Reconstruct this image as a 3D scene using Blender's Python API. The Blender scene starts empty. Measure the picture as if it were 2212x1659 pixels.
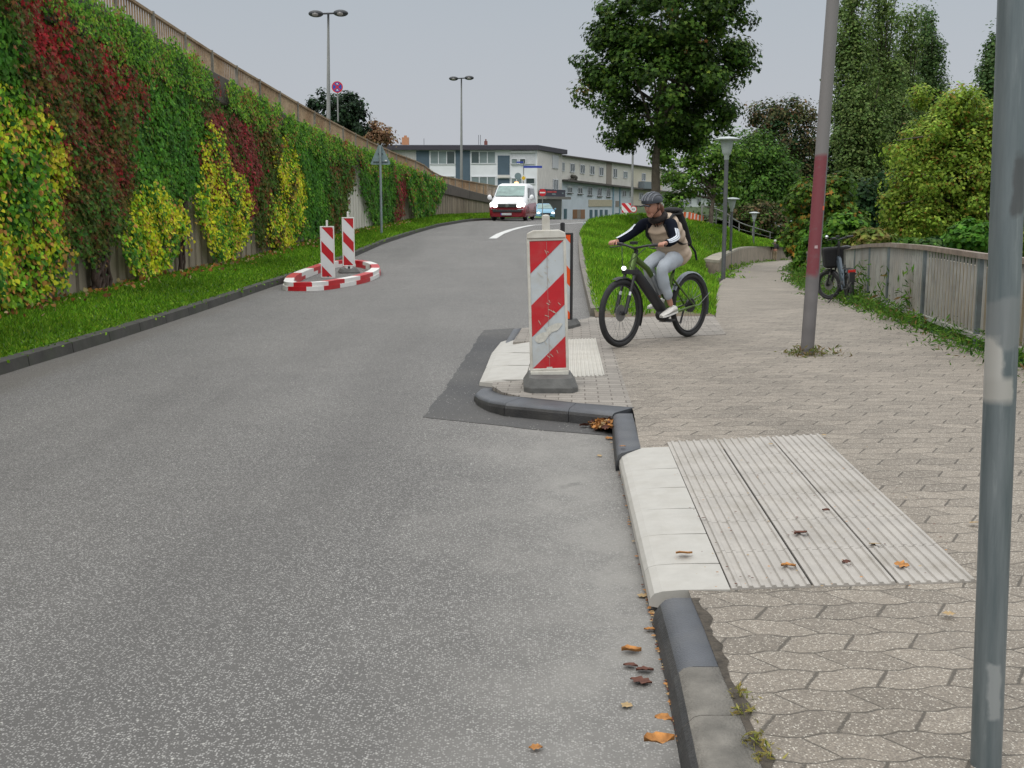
import bpy, bmesh, math, random
import numpy as np
from mathutils import Vector, Matrix, Quaternion
R = random.Random(7); NR = np.random.default_rng(11)
S = bpy.context.scene; COL = S.collection
# ---------------------------------------------------------------- camera, sky, sun, exposure
F_, CX, CY, CH = 2500., 1106., 829.5, 1.45
PT = math.atan(392/F_); cP, sP = math.cos(PT), math.sin(PT)
cd = bpy.data.cameras.new('camera'); cam = bpy.data.objects.new('camera', cd); COL.objects.link(cam)
cam.location = (0, 0, CH); cam.rotation_euler = (math.pi/2-PT, 0, 0)
cd.sensor_width = 36; cd.lens = F_/2212*36; cd.clip_end = 3000; cd.clip_start = .05
S.camera = cam
SUN_EL, SUN_AZ = math.radians(50), math.radians(215)
w = bpy.data.worlds.new('World'); S.world = w; w.use_nodes = True
nt = w.node_tree; nt.nodes.clear(); L = nt.links.new
out = nt.nodes.new('ShaderNodeOutputWorld'); bg = nt.nodes.new('ShaderNodeBackground'); L(bg.outputs[0], out.inputs[0])
sk = nt.nodes.new('ShaderNodeTexSky'); sk.sky_type = 'NISHITA'; sk.sun_disc = False
sk.sun_elevation = SUN_EL; sk.sun_rotation = SUN_AZ; sk.dust_density = 6; sk.air_density = 1.2
hs = nt.nodes.new('ShaderNodeHueSaturation'); hs.inputs['Saturation'].default_value = .35; L(sk.outputs[0], hs.inputs['Color'])
tc = nt.nodes.new('ShaderNodeTexCoord'); sx = nt.nodes.new('ShaderNodeSeparateXYZ'); L(tc.outputs['Generated'], sx.inputs[0])
rp = nt.nodes.new('ShaderNodeValToRGB'); L(sx.outputs['Z'], rp.inputs[0])
e = rp.color_ramp.elements
e[0].position = 0; e[0].color = (5.0, 5.15, 5.5, 1); e[1].position = .22; e[1].color = (3.75, 4.25, 4.75, 1)
for p_, c_ in ((.4, (8.6, 8.9, 9.3, 1)), (1., (18.5, 18.7, 18.7, 1))):
    q = e.new(p_); q.color = c_
nz = nt.nodes.new('ShaderNodeTexNoise'); nz.inputs['Scale'].default_value = 2.2; nz.inputs['Detail'].default_value = 3
mr = nt.nodes.new('ShaderNodeMapRange'); mr.inputs[3].default_value = .96; mr.inputs[4].default_value = 1.04; L(nz.outputs[0], mr.inputs[0])
L(tc.outputs['Generated'], nz.inputs['Vector'])
vm = nt.nodes.new('ShaderNodeVectorMath'); vm.operation = 'SCALE'; L(rp.outputs[0], vm.inputs[0]); L(mr.outputs[0], vm.inputs['Scale'])
mx = nt.nodes.new('ShaderNodeMix'); mx.data_type = 'RGBA'; mx.inputs[0].default_value = .9
L(hs.outputs[0], mx.inputs[6]); L(vm.outputs[0], mx.inputs[7]); L(mx.outputs[2], bg.inputs[0]); bg.inputs[1].default_value = .115
sd = bpy.data.lights.new('sun', 'SUN'); sd.energy = .9; sd.angle = math.radians(18); sd.color = (1, .97, .93)
so = bpy.data.objects.new('sun', sd); COL.objects.link(so)
so.rotation_euler = (math.pi/2-SUN_EL, 0, math.pi-SUN_AZ)
S.view_settings.view_transform = 'Standard'; S.view_settings.look = 'None'; S.view_settings.exposure = 0; S.view_settings.gamma = 1
S.render.resolution_x = 1024; S.render.resolution_y = 768
try: S.cycles.use_denoising = True
except Exception: pass
S.cycles.max_bounces = 5; S.cycles.transparent_max_bounces = 6
# ---------------------------------------------------------------- photo measurements -> metres
def ray(x, y):
    dx = x-CX; dy = y-CY
    return dx, F_*cP-dy*sP, -F_*sP-dy*cP
def P(x, y, z=0.):
    r = ray(x, y); t = (z-CH)/r[2]; return Vector((r[0]*t, r[1]*t, z))
def D(x, y, Y):
    r = ray(x, y); t = Y/r[1]; return Vector((r[0]*t, Y, CH+r[2]*t))
def proj(X, Y, Z):
    Z = Z-CH; f = Y*cP-Z*sP; u = Y*sP+Z*cP
    return CX+F_*X/f, CY-F_*u/f
def Pz(x, y, zf, lo=2., hi=140.):
    r = ray(x, y); prev = None
    for Y in np.arange(lo, hi, .1):
        if CH+r[2]*Y/r[1] <= zf(Y): return D(x, y, Y)
    return D(x, y, hi)
def interp(tab):
    xs = [a[0] for a in tab]; ys = [a[1] for a in tab]
    return lambda v: float(np.interp(v, xs, ys))
def smooth_tab(tab, n=4):
    xs = np.array([a[0] for a in tab], float); ys = np.array([a[1] for a in tab], float)
    X = np.linspace(xs[0], xs[-1], 400); Y = np.interp(X, xs, ys)
    for _ in range(n):
        Y[1:-1] = (Y[:-2]+2*Y[1:-1]+Y[2:])/4
    return lambda v: float(np.interp(v, X, Y))
zr = smooth_tab([(0, -.1), (16, -.1), (22, -.08), (30, .02), (41, .24), (50, .4), (61, .5), (68, .46), (80, .3), (106, -.12), (130, -.5), (220, -1.2)], 6)
def zp(Y): return 0. if Y < 13.5 else -.041*(Y-13.5)**2/(2*3) if Y < 16.5 else -.041*(Y-15)
# ---------------------------------------------------------------- mesh helpers
def tag(o, label=None, cat=None, group=None, kind=None):
    for k, v in (('label', label), ('category', cat), ('group', group), ('kind', kind)):
        if v: o[k] = v
    return o
def thing(name, label, cat, loc=(0, 0, 0), rz=0, group=None):
    o = bpy.data.objects.new(name, None); COL.objects.link(o); o.location = loc; o.rotation_euler = (0, 0, rz)
    o.empty_display_size = .2
    return tag(o, label, cat, group)
class MB:
    def __init__(s): s.v = []; s.f = []; s.m = []; s.s = []
    def add(s, vs, fs, mi=0, sm=False):
        b = len(s.v); s.v += [tuple(a) for a in vs]
        for f in fs: s.f.append(tuple(b+i for i in f)); s.m.append(mi); s.s.append(sm)
        return s
    def box(s, c, d, rz=0, mi=0, M=None, taper=1.):
        x, y, z = d[0]/2, d[1]/2, d[2]/2
        vs = [Vector((a*x*(taper if k > 0 else 1), b*y*(taper if k > 0 else 1), k*z)) for k in (-1, 1) for b in (-1, 1) for a in (-1, 1)]
        if M is not None: vs = [M @ q for q in vs]
        elif rz: vs = [Matrix.Rotation(rz, 3, 'Z') @ q for q in vs]
        c = Vector(c)
        return s.add([q+c for q in vs], [(0, 2, 3, 1), (4, 5, 7, 6), (0, 1, 5, 4), (2, 6, 7, 3), (0, 4, 6, 2), (1, 3, 7, 5)], mi)
    def beam(s, a, b, wd, ht, mi=0, up=(0, 0, 1)):
        a = Vector(a); b = Vector(b); d = (b-a); l = d.length; d.normalize()
        up = Vector(up); sd_ = d.cross(up)
        if sd_.length < 1e-4: sd_ = d.cross(Vector((1, 0, 0)))
        sd_.normalize(); u = sd_.cross(d)
        vs = [p+sd_*(i*wd/2)+u*(j*ht/2) for p in (a, b) for i, j in ((-1, -1), (1, -1), (1, 1), (-1, 1))]
        return s.add(vs, [(0, 1, 2, 3), (7, 6, 5, 4), (0, 4, 5, 1), (1, 5, 6, 2), (2, 6, 7, 3), (3, 7, 4, 0)], mi)
    def tube(s, pts, rad, n=8, mi=0, cap=True, sm=True, flat=None):
        pts = [Vector(p) for p in pts]; k = len(pts)
        if not hasattr(rad, '__len__'): rad = [rad]*k
        prev = None; rings = []
        for i, p in enumerate(pts):
            t = (pts[min(i+1, k-1)]-pts[max(i-1, 0)])
            if t.length < 1e-9: t = Vector((0, 0, 1))
            t.normalize()
            if prev is None:
                a = t.cross(Vector((0, 0, 1)));
                if a.length < .05: a = t.cross(Vector((0, 1, 0)))
            else: a = prev-t*prev.dot(t)
            a.normalize(); prev = a; b = t.cross(a)
            fx_, fy_ = flat or (1, 1)
            rings.append([p+(a*math.cos(2*math.pi*j/n)*fx_+b*math.sin(2*math.pi*j/n)*fy_)*rad[i] for j in range(n)])
        vs = [q for r_ in rings for q in r_]
        fs = [(i*n+j, i*n+(j+1) % n, (i+1)*n+(j+1) % n, (i+1)*n+j) for i in range(k-1) for j in range(n)]
        s.add(vs, fs, mi, sm)
        if cap: s.add(rings[0], [tuple(range(n))[::-1]], mi); s.add(rings[-1], [tuple(range(n))], mi)
        return s
    def prism(s, poly, z0, z1, mi=0):
        n = len(poly); vs = [(p[0], p[1], z0) for p in poly]+[(p[0], p[1], z1) for p in poly]
        return s.add(vs, [tuple(range(n))[::-1], tuple(range(n, 2*n))]+[(i, (i+1) % n, n+(i+1) % n, n+i) for i in range(n)], mi)
    def extr(s, poly, a, b, mi=0):
        """poly: 3D points, extruded by vector b after shift a"""
        n = len(poly); a = Vector(a); b = Vector(b); p0 = [Vector(p)+a for p in poly]; p1 = [p+b for p in p0]
        return s.add(p0+p1, [tuple(range(n))[::-1], tuple(range(n, 2*n))]+[(i, (i+1) % n, n+(i+1) % n, n+i) for i in range(n)], mi)
    def torus(s, c, r1, r2, axis='y', n=48, m=8, mi=0, a0=0, a1=2*math.pi, flat=1.):
        full = abs(a1-a0) > 6.28; vs = []
        nn = n if full else n+1
        for i in range(nn):
            a = a0+(a1-a0)*i/n; ca, sa = math.cos(a), math.sin(a)
            for j in range(m):
                b = 2*math.pi*j/m; rr = r1+r2*math.cos(b); h = r2*flat*math.sin(b)
                q = (rr*ca, h, rr*sa) if axis == 'y' else (rr*ca, rr*sa, h) if axis == 'z' else (h, rr*ca, rr*sa)
                vs.append((q[0]+c[0], q[1]+c[1], q[2]+c[2]))
        fs = [(i*m+j, i*m+(j+1) % m, ((i+1) % nn)*m+(j+1) % m, ((i+1) % nn)*m+j) for i in range(n) for j in range(m)]
        return s.add(vs, fs, mi, True)
    def ball(s, c, r, n=12, m=8, mi=0, z0=-1., z1=1.):
        if not hasattr(r, '__len__'): r = (r, r, r)
        vs = []; a0, a1 = math.asin(z0), math.asin(z1)
        for i in range(m+1):
            a = a0+(a1-a0)*i/m
            for j in range(n):
                b = 2*math.pi*j/n
                vs.append((c[0]+r[0]*math.cos(a)*math.cos(b), c[1]+r[1]*math.cos(a)*math.sin(b), c[2]+r[2]*math.sin(a)))
        fs = [(i*n+j, i*n+(j+1) % n, (i+1)*n+(j+1) % n, (i+1)*n+j) for i in range(m) for j in range(n)]
        return s.add(vs, fs, mi, True)
    def lathe(s, c, prof, n=20, mi=0):
        vs = [(c[0]+r*math.cos(2*math.pi*j/n), c[1]+r*math.sin(2*math.pi*j/n), c[2]+z) for r, z in prof for j in range(n)]
        fs = [(i*n+j, i*n+(j+1) % n, (i+1)*n+(j+1) % n, (i+1)*n+j) for i in range(len(prof)-1) for j in range(n)]
        return s.add(vs, fs, mi, True)
    def grid(s, rows, mi=0, sm=True):
        n = len(rows[0]); vs = [p for r_ in rows for p in r_]
        return s.add(vs, [(i*n+j, i*n+j+1, (i+1)*n+j+1, (i+1)*n+j) for i in range(len(rows)-1) for j in range(n-1)], mi, sm)
    def build(s, name, mats, parent=None, world=False, bevel=0, sub=0):
        me = bpy.data.meshes.new(name)
        vs = s.v
        if world and parent is not None:
            Mi = (Matrix.Translation(parent.location) @ parent.rotation_euler.to_matrix().to_4x4()).inverted()
            vs = [Mi @ Vector(q) for q in vs]
        me.from_pydata([tuple(q) for q in vs], [], s.f)
        if not isinstance(mats, (list, tuple)): mats = [mats]
        for m_ in mats: me.materials.append(m_)
        me.polygons.foreach_set('material_index', s.m); me.polygons.foreach_set('use_smooth', s.s)
        me.update()
        o = bpy.data.objects.new(name, me); COL.objects.link(o)
        if parent is not None: o.parent = parent
        if bevel:
            b = o.modifiers.new('b', 'BEVEL'); b.width = bevel; b.segments = 2; b.limit_method = 'ANGLE'; b.angle_limit = .6
        if sub:
            b = o.modifiers.new('s', 'SUBSURF'); b.levels = sub; b.render_levels = sub
        return o
def struct(o): o['kind'] = 'structure'; return o
def copy_tree(o, parent=None):
    c = o.copy(); COL.objects.link(c)
    if parent is not None: c.parent = parent
    for ch in [q for q in bpy.data.objects if q.parent == o]: copy_tree(ch, c)
    return c
# ---------------------------------------------------------------- material helpers
class NT:
    def __init__(s, name):
        s.mat = bpy.data.materials.new(name); s.mat.use_nodes = True; s.t = s.mat.node_tree; s.t.nodes.clear()
        s.o = s.n('OutputMaterial'); s.b = s.n('BsdfPrincipled'); s.l(s.b.outputs[0], s.o.inputs[0])
        s.tc = s.n('TexCoord'); s.P = s.tc.outputs['Object']
    def n(s, t): return s.t.nodes.new('ShaderNode'+t)
    def l(s, a, b): s.t.links.new(a, b)
    def put(s, v, sock):
        if isinstance(v, (int, float)): sock.default_value = v
        elif isinstance(v, tuple): sock.default_value = v if len(v) == len(sock.default_value) else (*v, 1)
        else: s.l(v, sock)
    def m(s, op, a, b=0., c=None, clamp=False):
        q = s.n('Math'); q.operation = op; q.use_clamp = clamp; s.put(a, q.inputs[0]); s.put(b, q.inputs[1])
        if c is not None: s.put(c, q.inputs[2])
        return q.outputs[0]
    def noise(s, sc, det=3, rough=.5, vec=None, dist=0):
        q = s.n('TexNoise'); q.inputs['Scale'].default_value = sc; q.inputs['Detail'].default_value = det
        q.inputs['Roughness'].default_value = rough; q.inputs['Distortion'].default_value = dist; s.l(vec or s.P, q.inputs['Vector']); return q.outputs[0]
    def vor(s, sc, feat='F1', out='Distance', vec=None):
        q = s.n('TexVoronoi'); q.feature = feat; q.inputs['Scale'].default_value = sc; s.l(vec or s.P, q.inputs['Vector']); return q.outputs[out]
    def rng(s, v, a, b, c=0., d=1.):
        q = s.n('MapRange'); s.put(v, q.inputs[0])
        for i, k in enumerate((a, b, c, d)): q.inputs[i+1].default_value = k
        return q.outputs[0]
    def mix(s, f, a, b, bt='MIX'):
        q = s.n('Mix'); q.data_type = 'RGBA'; q.blend_type = bt; s.put(f, q.inputs[0]); s.put(a, q.inputs[6]); s.put(b, q.inputs[7]); return q.outputs[2]
    def scale(s, c, f):
        q = s.n('VectorMath'); q.operation = 'SCALE'; s.put(c, q.inputs[0]); s.put(f, q.inputs['Scale']); return q.outputs[0]
    def mapv(s, sc=(1, 1, 1), rot=0., loc=(0, 0, 0)):
        q = s.n('Mapping'); q.inputs['Scale'].default_value = sc; q.inputs['Rotation'].default_value = (0, 0, rot); q.inputs['Location'].default_value = loc
        s.l(s.P, q.inputs[0]); return q.outputs[0]
    def xyz(s, v=None):
        q = s.n('SeparateXYZ'); s.l(v or s.P, q.inputs[0]); return q.outputs
    def bump(s, h, st=.3, dist=.01):
        q = s.n('Bump'); q.inputs['Strength'].default_value = st; q.inputs['Distance'].default_value = dist; s.l(h, q.inputs['Height']); s.l(q.outputs[0], s.b.inputs['Normal'])
    def fin(s, col, rough=.6, metal=0., spec=None):
        s.put(col, s.b.inputs['Base Color']); s.put(rough, s.b.inputs['Roughness']); s.put(metal, s.b.inputs['Metallic'])
        if spec is not None: s.b.inputs['Specular IOR Level'].default_value = spec
        return s.mat
def M(name, col, rough=.6, metal=0., var=.12, sc=6., bump=.0, bsc=40., dirt=None, dsc=2.5, damt=.5, spec=None):
    t = NT(name)
    v = t.rng(t.noise(sc, 4, .6), .3, .7, 1-var, 1+var); c = t.scale(col[:3], v)
    if dirt is not None:
        f = t.rng(t.noise(dsc, 5, .65), .45, .75, 0, damt); c = t.mix(f, c, dirt)
    if bump: t.bump(t.noise(bsc, 3), bump, .01)
    return t.fin(c, rough, metal, spec)
def emis(name, col, st):
    t = NT(name); t.b.inputs['Emission Color'].default_value = (*col, 1); t.b.inputs['Emission Strength'].default_value = st
    return t.fin(col, .3)
def asphalt(name, c0, c1, lite=.42, dust=True, agg=.2):
    t = NT(name)
    big = t.noise(.45, 4, .6); mid = t.noise(3., 4, .6)
    c = t.mix(t.rng(big, .35, .65), c0, c1)
    c = t.scale(c, t.rng(mid, .3, .7, .93, 1.07))
    # stone chips
    vc = t.vor(130., out='Color'); sp = t.xyz(vc)[0]; ds = t.vor(130.)
    chip = t.m('MULTIPLY', t.rng(sp, 1-agg-.02, 1-agg+.03), t.rng(ds, .34, .55, 1, 0))
    c = t.mix(t.m('MULTIPLY', chip, .8), c, (lite, lite*.98, lite*.93))
    vc2 = t.xyz(t.vor(65., out='Color'))[1]
    chip2 = t.m('MULTIPLY', t.rng(vc2, .955, .97), t.rng(t.vor(65.), .2, .4, 1, 0))
    c = t.mix(t.m('MULTIPLY', chip2, .8), c, (.5, .49, .45))
    fine = t.noise(220., 2); c = t.scale(c, t.rng(fine, .3, .7, .66, 1.36))
    if dust:
        x, y, z = t.xyz()
        # pale dust swept into the gutter beside the right kerb
        k = t.m('ADD', x, t.m('MULTIPLY', t.noise(1.3, 5, .65), 1.5))
        f = t.m('MULTIPLY', t.rng(k, .15, 1.25, 0, .8), t.rng(t.noise(2.2, 5, .7), .35, .62, .3, 1))
        f = t.m('MULTIPLY', f, t.rng(y, 8.3, 9.2, 1, 0)); c = t.mix(f, c, (.26, .25, .23)); c = t.scale(c, t.rng(t.noise(.7, 5, .65, t.mapv((1, .35, 1))), .3, .7, .92, 1.08))
        # oil-dark wheel tracks
        tr = t.m('MULTIPLY', t.rng(t.noise(.35, 3, .5, t.mapv((2.2, .15, 1))), .55, .72, 0, .35), 1.)
        c = t.mix(tr, c, tuple(k_*.62 for k_ in c0))
        sp_ = t.m('MULTIPLY', t.rng(t.noise(4.5, 3, .5), .70, .76, 0, .55), t.rng(t.noise(.6, 2), .45, .6)); c = t.mix(sp_, c, (.045, .043, .042))
        gr = t.rng(t.m('ADD', x, t.m('MULTIPLY', t.noise(2.5, 4), .35)), -3.9, -4.15, 0, .45); c = t.mix(gr, c, (.10, .088, .07))
    t.bump(t.m('ADD', t.m('MULTIPLY', chip, .6), fine), .45, .004)
    return t.fin(c, t.rng(fine, .2, .8, .65, .9))
def pavers(name, col, ang, pw=.235, ph=.165, wave=.16, slant=.35, joint=(.07, .062, .05), jw=.045, grain=True, shift=.5):
    t = NT(name)
    v = t.mapv((1, 1, 1), ang); x, y, z = t.xyz(v)
    wob = t.m('MULTIPLY', t.m('SUBTRACT', t.noise(1.3, 2), .5), .03)
    y = t.m('ADD', y, wob)
    x0 = t.m('DIVIDE', x, pw); y0 = t.m('DIVIDE', y, ph)
    tri = t.m('SUBTRACT', t.m('PINGPONG', t.m('ADD', x0, .25), .5), .25)
    y1 = t.m('ADD', y0, t.m('MULTIPLY', t.m('MAXIMUM', t.m('MINIMUM', t.m('MULTIPLY', tri, 2.4), .3), -.3), wave*2.2))
    row = t.m('FLOOR', y1); fy = t.m('FRACT', y1)
    x1 = t.m('ADD', x0, t.m('MULTIPLY', row, shift)); sg = t.m('SUBTRACT', t.m('MULTIPLY', t.m('FLOORED_MODULO', row, 2.), 2.), 1.)
    x1 = t.m('ADD', x1, t.m('MULTIPLY', t.m('MULTIPLY', t.m('SUBTRACT', fy, .5), slant), sg))
    fx2 = t.m('FRACT', x1); cell = t.m('FLOOR', x1)
    dj = t.m('MINIMUM', t.m('MINIMUM', fy, t.m('SUBTRACT', 1., fy)), t.m('MULTIPLY', t.m('MINIMUM', fx2, t.m('SUBTRACT', 1., fx2)), pw/ph))
    jn = t.m('MULTIPLY', t.rng(t.noise(9., 4, .6), .3, .7, .4, 1.6), jw)
    jn = t.m('MULTIPLY', jn, t.m('ADD', .68, t.m('MULTIPLY', sg, -.27))) if wave else jn
    jt = t.m('SUBTRACT', 1., t.m('DIVIDE', dj, jn), clamp=True); jt = t.m('MULTIPLY', jt, 1.6, clamp=True)
    cv = t.n('CombineXYZ'); t.l(cell, cv.inputs[0]); t.l(row, cv.inputs[1]); wn = t.n('TexWhiteNoise'); t.l(cv.outputs[0], wn.inputs[0])
    c = t.scale(col, t.rng(wn.outputs[0], 0, 1, .82, 1.12))
    c = t.scale(c, t.rng(t.noise(.8, 4, .6), .3, .7, .82, 1.14))
    c = t.scale(c, t.rng(t.noise(170., 2, .6), .3, .7, .68, 1.34)); c = t.scale(c, t.rng(t.noise(45., 3, .7), .3, .7, .88, 1.12))
    ag = None
    if grain:
        vc = t.vor(150., out='Color'); q = t.xyz(vc); rr = t.rng(t.vor(150.), .3, .55, 1, 0)
        c = t.mix(t.m('MULTIPLY', t.rng(q[0], .70, .78), t.m('MULTIPLY', rr, .7)), c, (.62, .58, .5))
        c = t.mix(t.m('MULTIPLY', t.rng(q[1], .76, .84), t.m('MULTIPLY', rr, .7)), c, (.14, .12, .105))
        st = t.rng(t.noise(.9, 5, .7, dist=.4), .6, .74, 0, .45); c = t.mix(st, c, (.16, .145, .125))
    c = t.mix(t.m('MULTIPLY', jt, .85), c, joint)
    t.bump(t.m('ADD', t.m('SUBTRACT', 1., jt), t.m('MULTIPLY', t.noise(150., 2), .3)), .6, .006)
    return t.fin(c, .85)
def leafmat(name, trans=.25, rough=.5):
    t = NT(name); a = t.n('Attribute'); a.attribute_name = 'tint'
    c = t.scale(a.outputs['Color'], t.rng(t.noise(9., 2), .3, .7, .85, 1.15))
    t.put(c, t.b.inputs['Base Color']); t.b.inputs['Roughness'].default_value = rough; t.b.inputs['Specular IOR Level'].default_value = .12
    tr = t.n('BsdfTranslucent'); t.l(c, tr.inputs[0]); ms = t.n('MixShader'); ms.inputs[0].default_value = trans
    t.l(t.b.outputs[0], ms.inputs[1]); t.l(tr.outputs[0], ms.inputs[2]); t.l(ms.outputs[0], t.o.inputs[0])
    return t.mat
LEAF = leafmat('leaf', .38)
GRASSM = leafmat('grass_blade', .4, .6)
TPL = {
 'quad': np.array([(-.5, 0), (0, -.42), (.5, 0), (0, .42)]),
 'lobe': np.array([(0, .5), (-.28, .42), (-.52, .12), (-.3, .02), (-.25, -.2), (0, -.62), (.25, -.2), (.3, .02), (.52, .12), (.28, .42)]),
 'heart': np.array([(0, .42), (-.3, .5), (-.48, .2), (-.36, -.15), (0, -.55), (.36, -.15), (.48, .2), (.3, .5)]),
 'star': np.array([(0, -.6), (-.16, -.15), (-.55, -.1), (-.25, .12), (-.3, .5), (0, .3), (.3, .5), (.25, .12), (.55, -.1), (.16, -.15)]),
 'long': np.array([(0, -.75), (-.17, -.1), (0, .75), (.17, -.1)]),
}
def leaves(name, C, Nn, size, cols, tpl='quad', parent=None, down=False, mat=None, world=True, up=None):
    """C (n,3) centres, Nn (n,3) normals, size (n,), cols (n,3): every leaf its own small face"""
    C = np.asarray(C, float); n = len(C); Nn = Nn/np.maximum(np.linalg.norm(Nn, axis=1, keepdims=True), 1e-6)
    if down: ref = np.array([0, 0, 1.])+NR.normal(0, .35, (n, 3))
    else: ref = NR.normal(0, 1, (n, 3))
    if up is not None: ref = up
    a = np.cross(ref, Nn); a /= np.maximum(np.linalg.norm(a, axis=1, keepdims=True), 1e-6); b = np.cross(Nn, a)
    T = TPL[tpl]; k = len(T); s = size[:, None, None]
    V = C[:, None, :]+s*(T[None, :, 0:1]*a[:, None, :]+T[None, :, 1:2]*b[:, None, :])
    V = V.reshape(-1, 3)
    if parent is not None and world: V = V-np.array(parent.location)
    me = bpy.data.meshes.new(name); me.vertices.add(n*k); me.vertices.foreach_set('co', V.ravel())
    me.loops.add(n*k); me.loops.foreach_set('vertex_index', np.arange(n*k, dtype=np.int32))
    me.polygons.add(n); me.polygons.foreach_set('loop_start', np.arange(0, n*k, k, dtype=np.int32))
    at = me.attributes.new('tint', 'FLOAT_COLOR', 'FACE'); at.data.foreach_set('color', np.hstack([np.clip(cols, 0, 1), np.ones((n, 1))]).astype(np.float32).ravel())
    me.materials.append(mat or LEAF); me.update(calc_edges=True); me.validate()
    o = bpy.data.objects.new(name, me); COL.objects.link(o)
    if parent is not None: o.parent = parent
    return o
def pick(pal, n, jit=.18):
    pal = np.array(pal, float); w_ = pal[:, 3]/pal[:, 3].sum(); i = NR.choice(len(pal), n, p=w_)
    return pal[i, :3]*(1+NR.normal(0, jit, (n, 1)))*(1+NR.normal(0, .06, (n, 3)))
def inpoly(x, y, poly):
    c = np.zeros(len(x), bool); n = len(poly)
    for i in range(n):
        x0, y0 = poly[i]; x1, y1 = poly[(i+1) % n]
        if y0 == y1: continue
        k = ((y0 > y) != (y1 > y)) & (x < (x1-x0)*(y-y0)/(y1-y0)+x0); c ^= k
    return c
# ================================================================ SETTING
# ground sheet to the horizon
mgr = M('far_ground', (.06, .1, .03), .9, var=.3, sc=.3)
g = MB(); g.grid([[(x, y, -6.) for x in (-1500, -100, 0, 100, 1500)] for y in (-200, 0, 200, 1500)], sm=False)
struct(g.build('ground', mgr))
# --- road
lb = [Pz(x, y, zr) for x, y in [(0, 812), (107, 779), (242, 739), (420, 680), (576, 625), (700, 582), (830, 527), (900, 504), (950, 489.5), (1000, 480.5), (1040, 476.5)]]
XLt = [(-6, lb[0].x-.15)]+[(p.y, p.x) for p in lb]; XLt.append((80, XLt[-1][1]+6)); XLt.append((140, 40))
XL = smooth_tab(XLt, 3)
rb = [Pz(x, y, zr) for x, y in [(1273, 684), (1259, 618), (1250.5, 573), (1248, 531), (1250, 512), (1254, 494)]]
XRt = [(p.y, p.x) for p in rb]; XR = smooth_tab(XRt, 2); YR0 = XRt[0][0]; YR1 = XRt[-1][0]
mroad = asphalt('asphalt', (.098, .094, .089), (.115, .11, .103), .36, agg=.5)
rows = []
ys = list(np.arange(-6, 16, 1.))+list(np.arange(16, 140, 2.))
for y in ys:
    x0 = XL(y)-.02
    x1 = 3.2 if y < YR0 else XR(min(y, YR1))+.1
    if y > YR1: x1 = XR(YR1)+.1+(y-YR1)**1.5*.55
    if y > YR1: x1 = min(x1, max(.0968*y, XR(YR1)+.1)) if y > 60 else XR(YR1)+.1+(y-YR1)*.06
    rows.append([(x0+(x1-x0)*i/6, y, zr(y)) for i in range(7)])
b = MB(); b.grid(rows); struct(b.build('road', mroad))
# darker new asphalt round the platform
mpatch = asphalt('asphalt_patch', (.045, .045, .047), (.08, .077, .073), .2, dust=False, agg=.08)
po = [P(x, y, -.096) for x, y in [(915, 900), (958, 845), (1000, 780), (1045, 713), (1112, 709), (1130, 760), (1130, 880), (1330, 900), (1332, 941), (1180, 930), (1050, 916)]]
pj = []
for i, p in enumerate(po):
    q = po[(i+1) % len(po)]; n_ = max(1, int((q-p).length/.12)) if i in (0, 1, 2, 8, 9, 10) else 1
    for k in range(n_):
        a = p.lerp(q, k/n_); pj.append((a.x+R.uniform(-.012, .012), a.y+R.uniform(-.012, .012)))
b = MB(); b.prism(pj, -.11, -.096); struct(b.build('road_patch', mpatch))
# lane line
mline = M('road_paint', (.62, .62, .6), .6, var=.1, sc=5, dirt=(.25, .25, .25), dsc=6, damt=.5)
b = MB()
cl = [Pz(x, y, zr) for x, y in [(1064, 516), (1080, 506), (1100, 498.5), (1125, 491.5), (1150, 487)]]+[Vector((3.9, 58, 0)), Vector((4.9, 60.5, 0)), Vector((6.1, 63.5, 0))]
rows = []
for i, p in enumerate(cl):
    d = (cl[min(i+1, len(cl)-1)]-cl[max(i-1, 0)]).normalized(); nn = Vector((d.y, -d.x, 0))*.14
    rows.append([(p.x-nn.x, p.y-nn.y, zr(p.y)+.012), (p.x+nn.x, p.y+nn.y, zr(p.y)+.012)])
b.grid(rows); struct(b.build('lane_line', mline))
# --- left kerb and lawn, wall line
wl = {}
WT = [(-4, -6.62), (8, -6.6), (14.9, -6.6), (20.3, -6.58), (27.2, -6.42), (34, -6.0), (41.5, -5.42), (50, -4.68), (58, -3.66), (66, -2.5), (72, -1.4), (78, .4)]
WX = smooth_tab(WT, 3)
WZ = smooth_tab([(0, .04), (14.9, .06), (20.3, .127), (27.2, .13), (34, .33), (41.5, .5), (50, .65), (58, .78), (72, .72), (78, .7)], 3)
mkerb = M('kerb_stone', (.055, .052, .046), .85, var=.3, sc=5, bump=.3, bsc=90, dirt=(.05, .06, .035), dsc=3, damt=.6)
b = MB(); y = -5.
while y < 74:
    y1 = y+.985
    for (ya, yb) in ((y, y1),):
        pa, pb = (XL(ya), ya), (XL(yb), yb)
        q = [(pa[0], pa[1], zr(ya)-.08), (pa[0]-.02, pa[1], zr(ya)+.11), (pa[0]-.14, pa[1], zr(ya)+.12), (pa[0]-.14, pa[1], zr(ya)-.08),
             (pb[0], pb[1], zr(yb)-.08), (pb[0]-.02, pb[1], zr(yb)+.11), (pb[0]-.14, pb[1], zr(yb)+.12), (pb[0]-.14, pb[1], zr(yb)-.08)]
        b.add(q, [(0, 1, 2, 3), (7, 6, 5, 4), (0, 4, 5, 1), (1, 5, 6, 2), (2, 6, 7, 3)])
    y += 1.0
struct(b.build('kerb', mkerb))
mlawn = M('lawn_soil', (.06, .12, .014), .95, var=.35, sc=3, bump=.5, bsc=30)
def lawn_z(y, u):  # u 0 at kerb .. 1 at wall
    a = zr(y)+.1; c = WZ(y); return a+(c-a)*(u*u*(3-2*u)*.6+u*.4)
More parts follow.
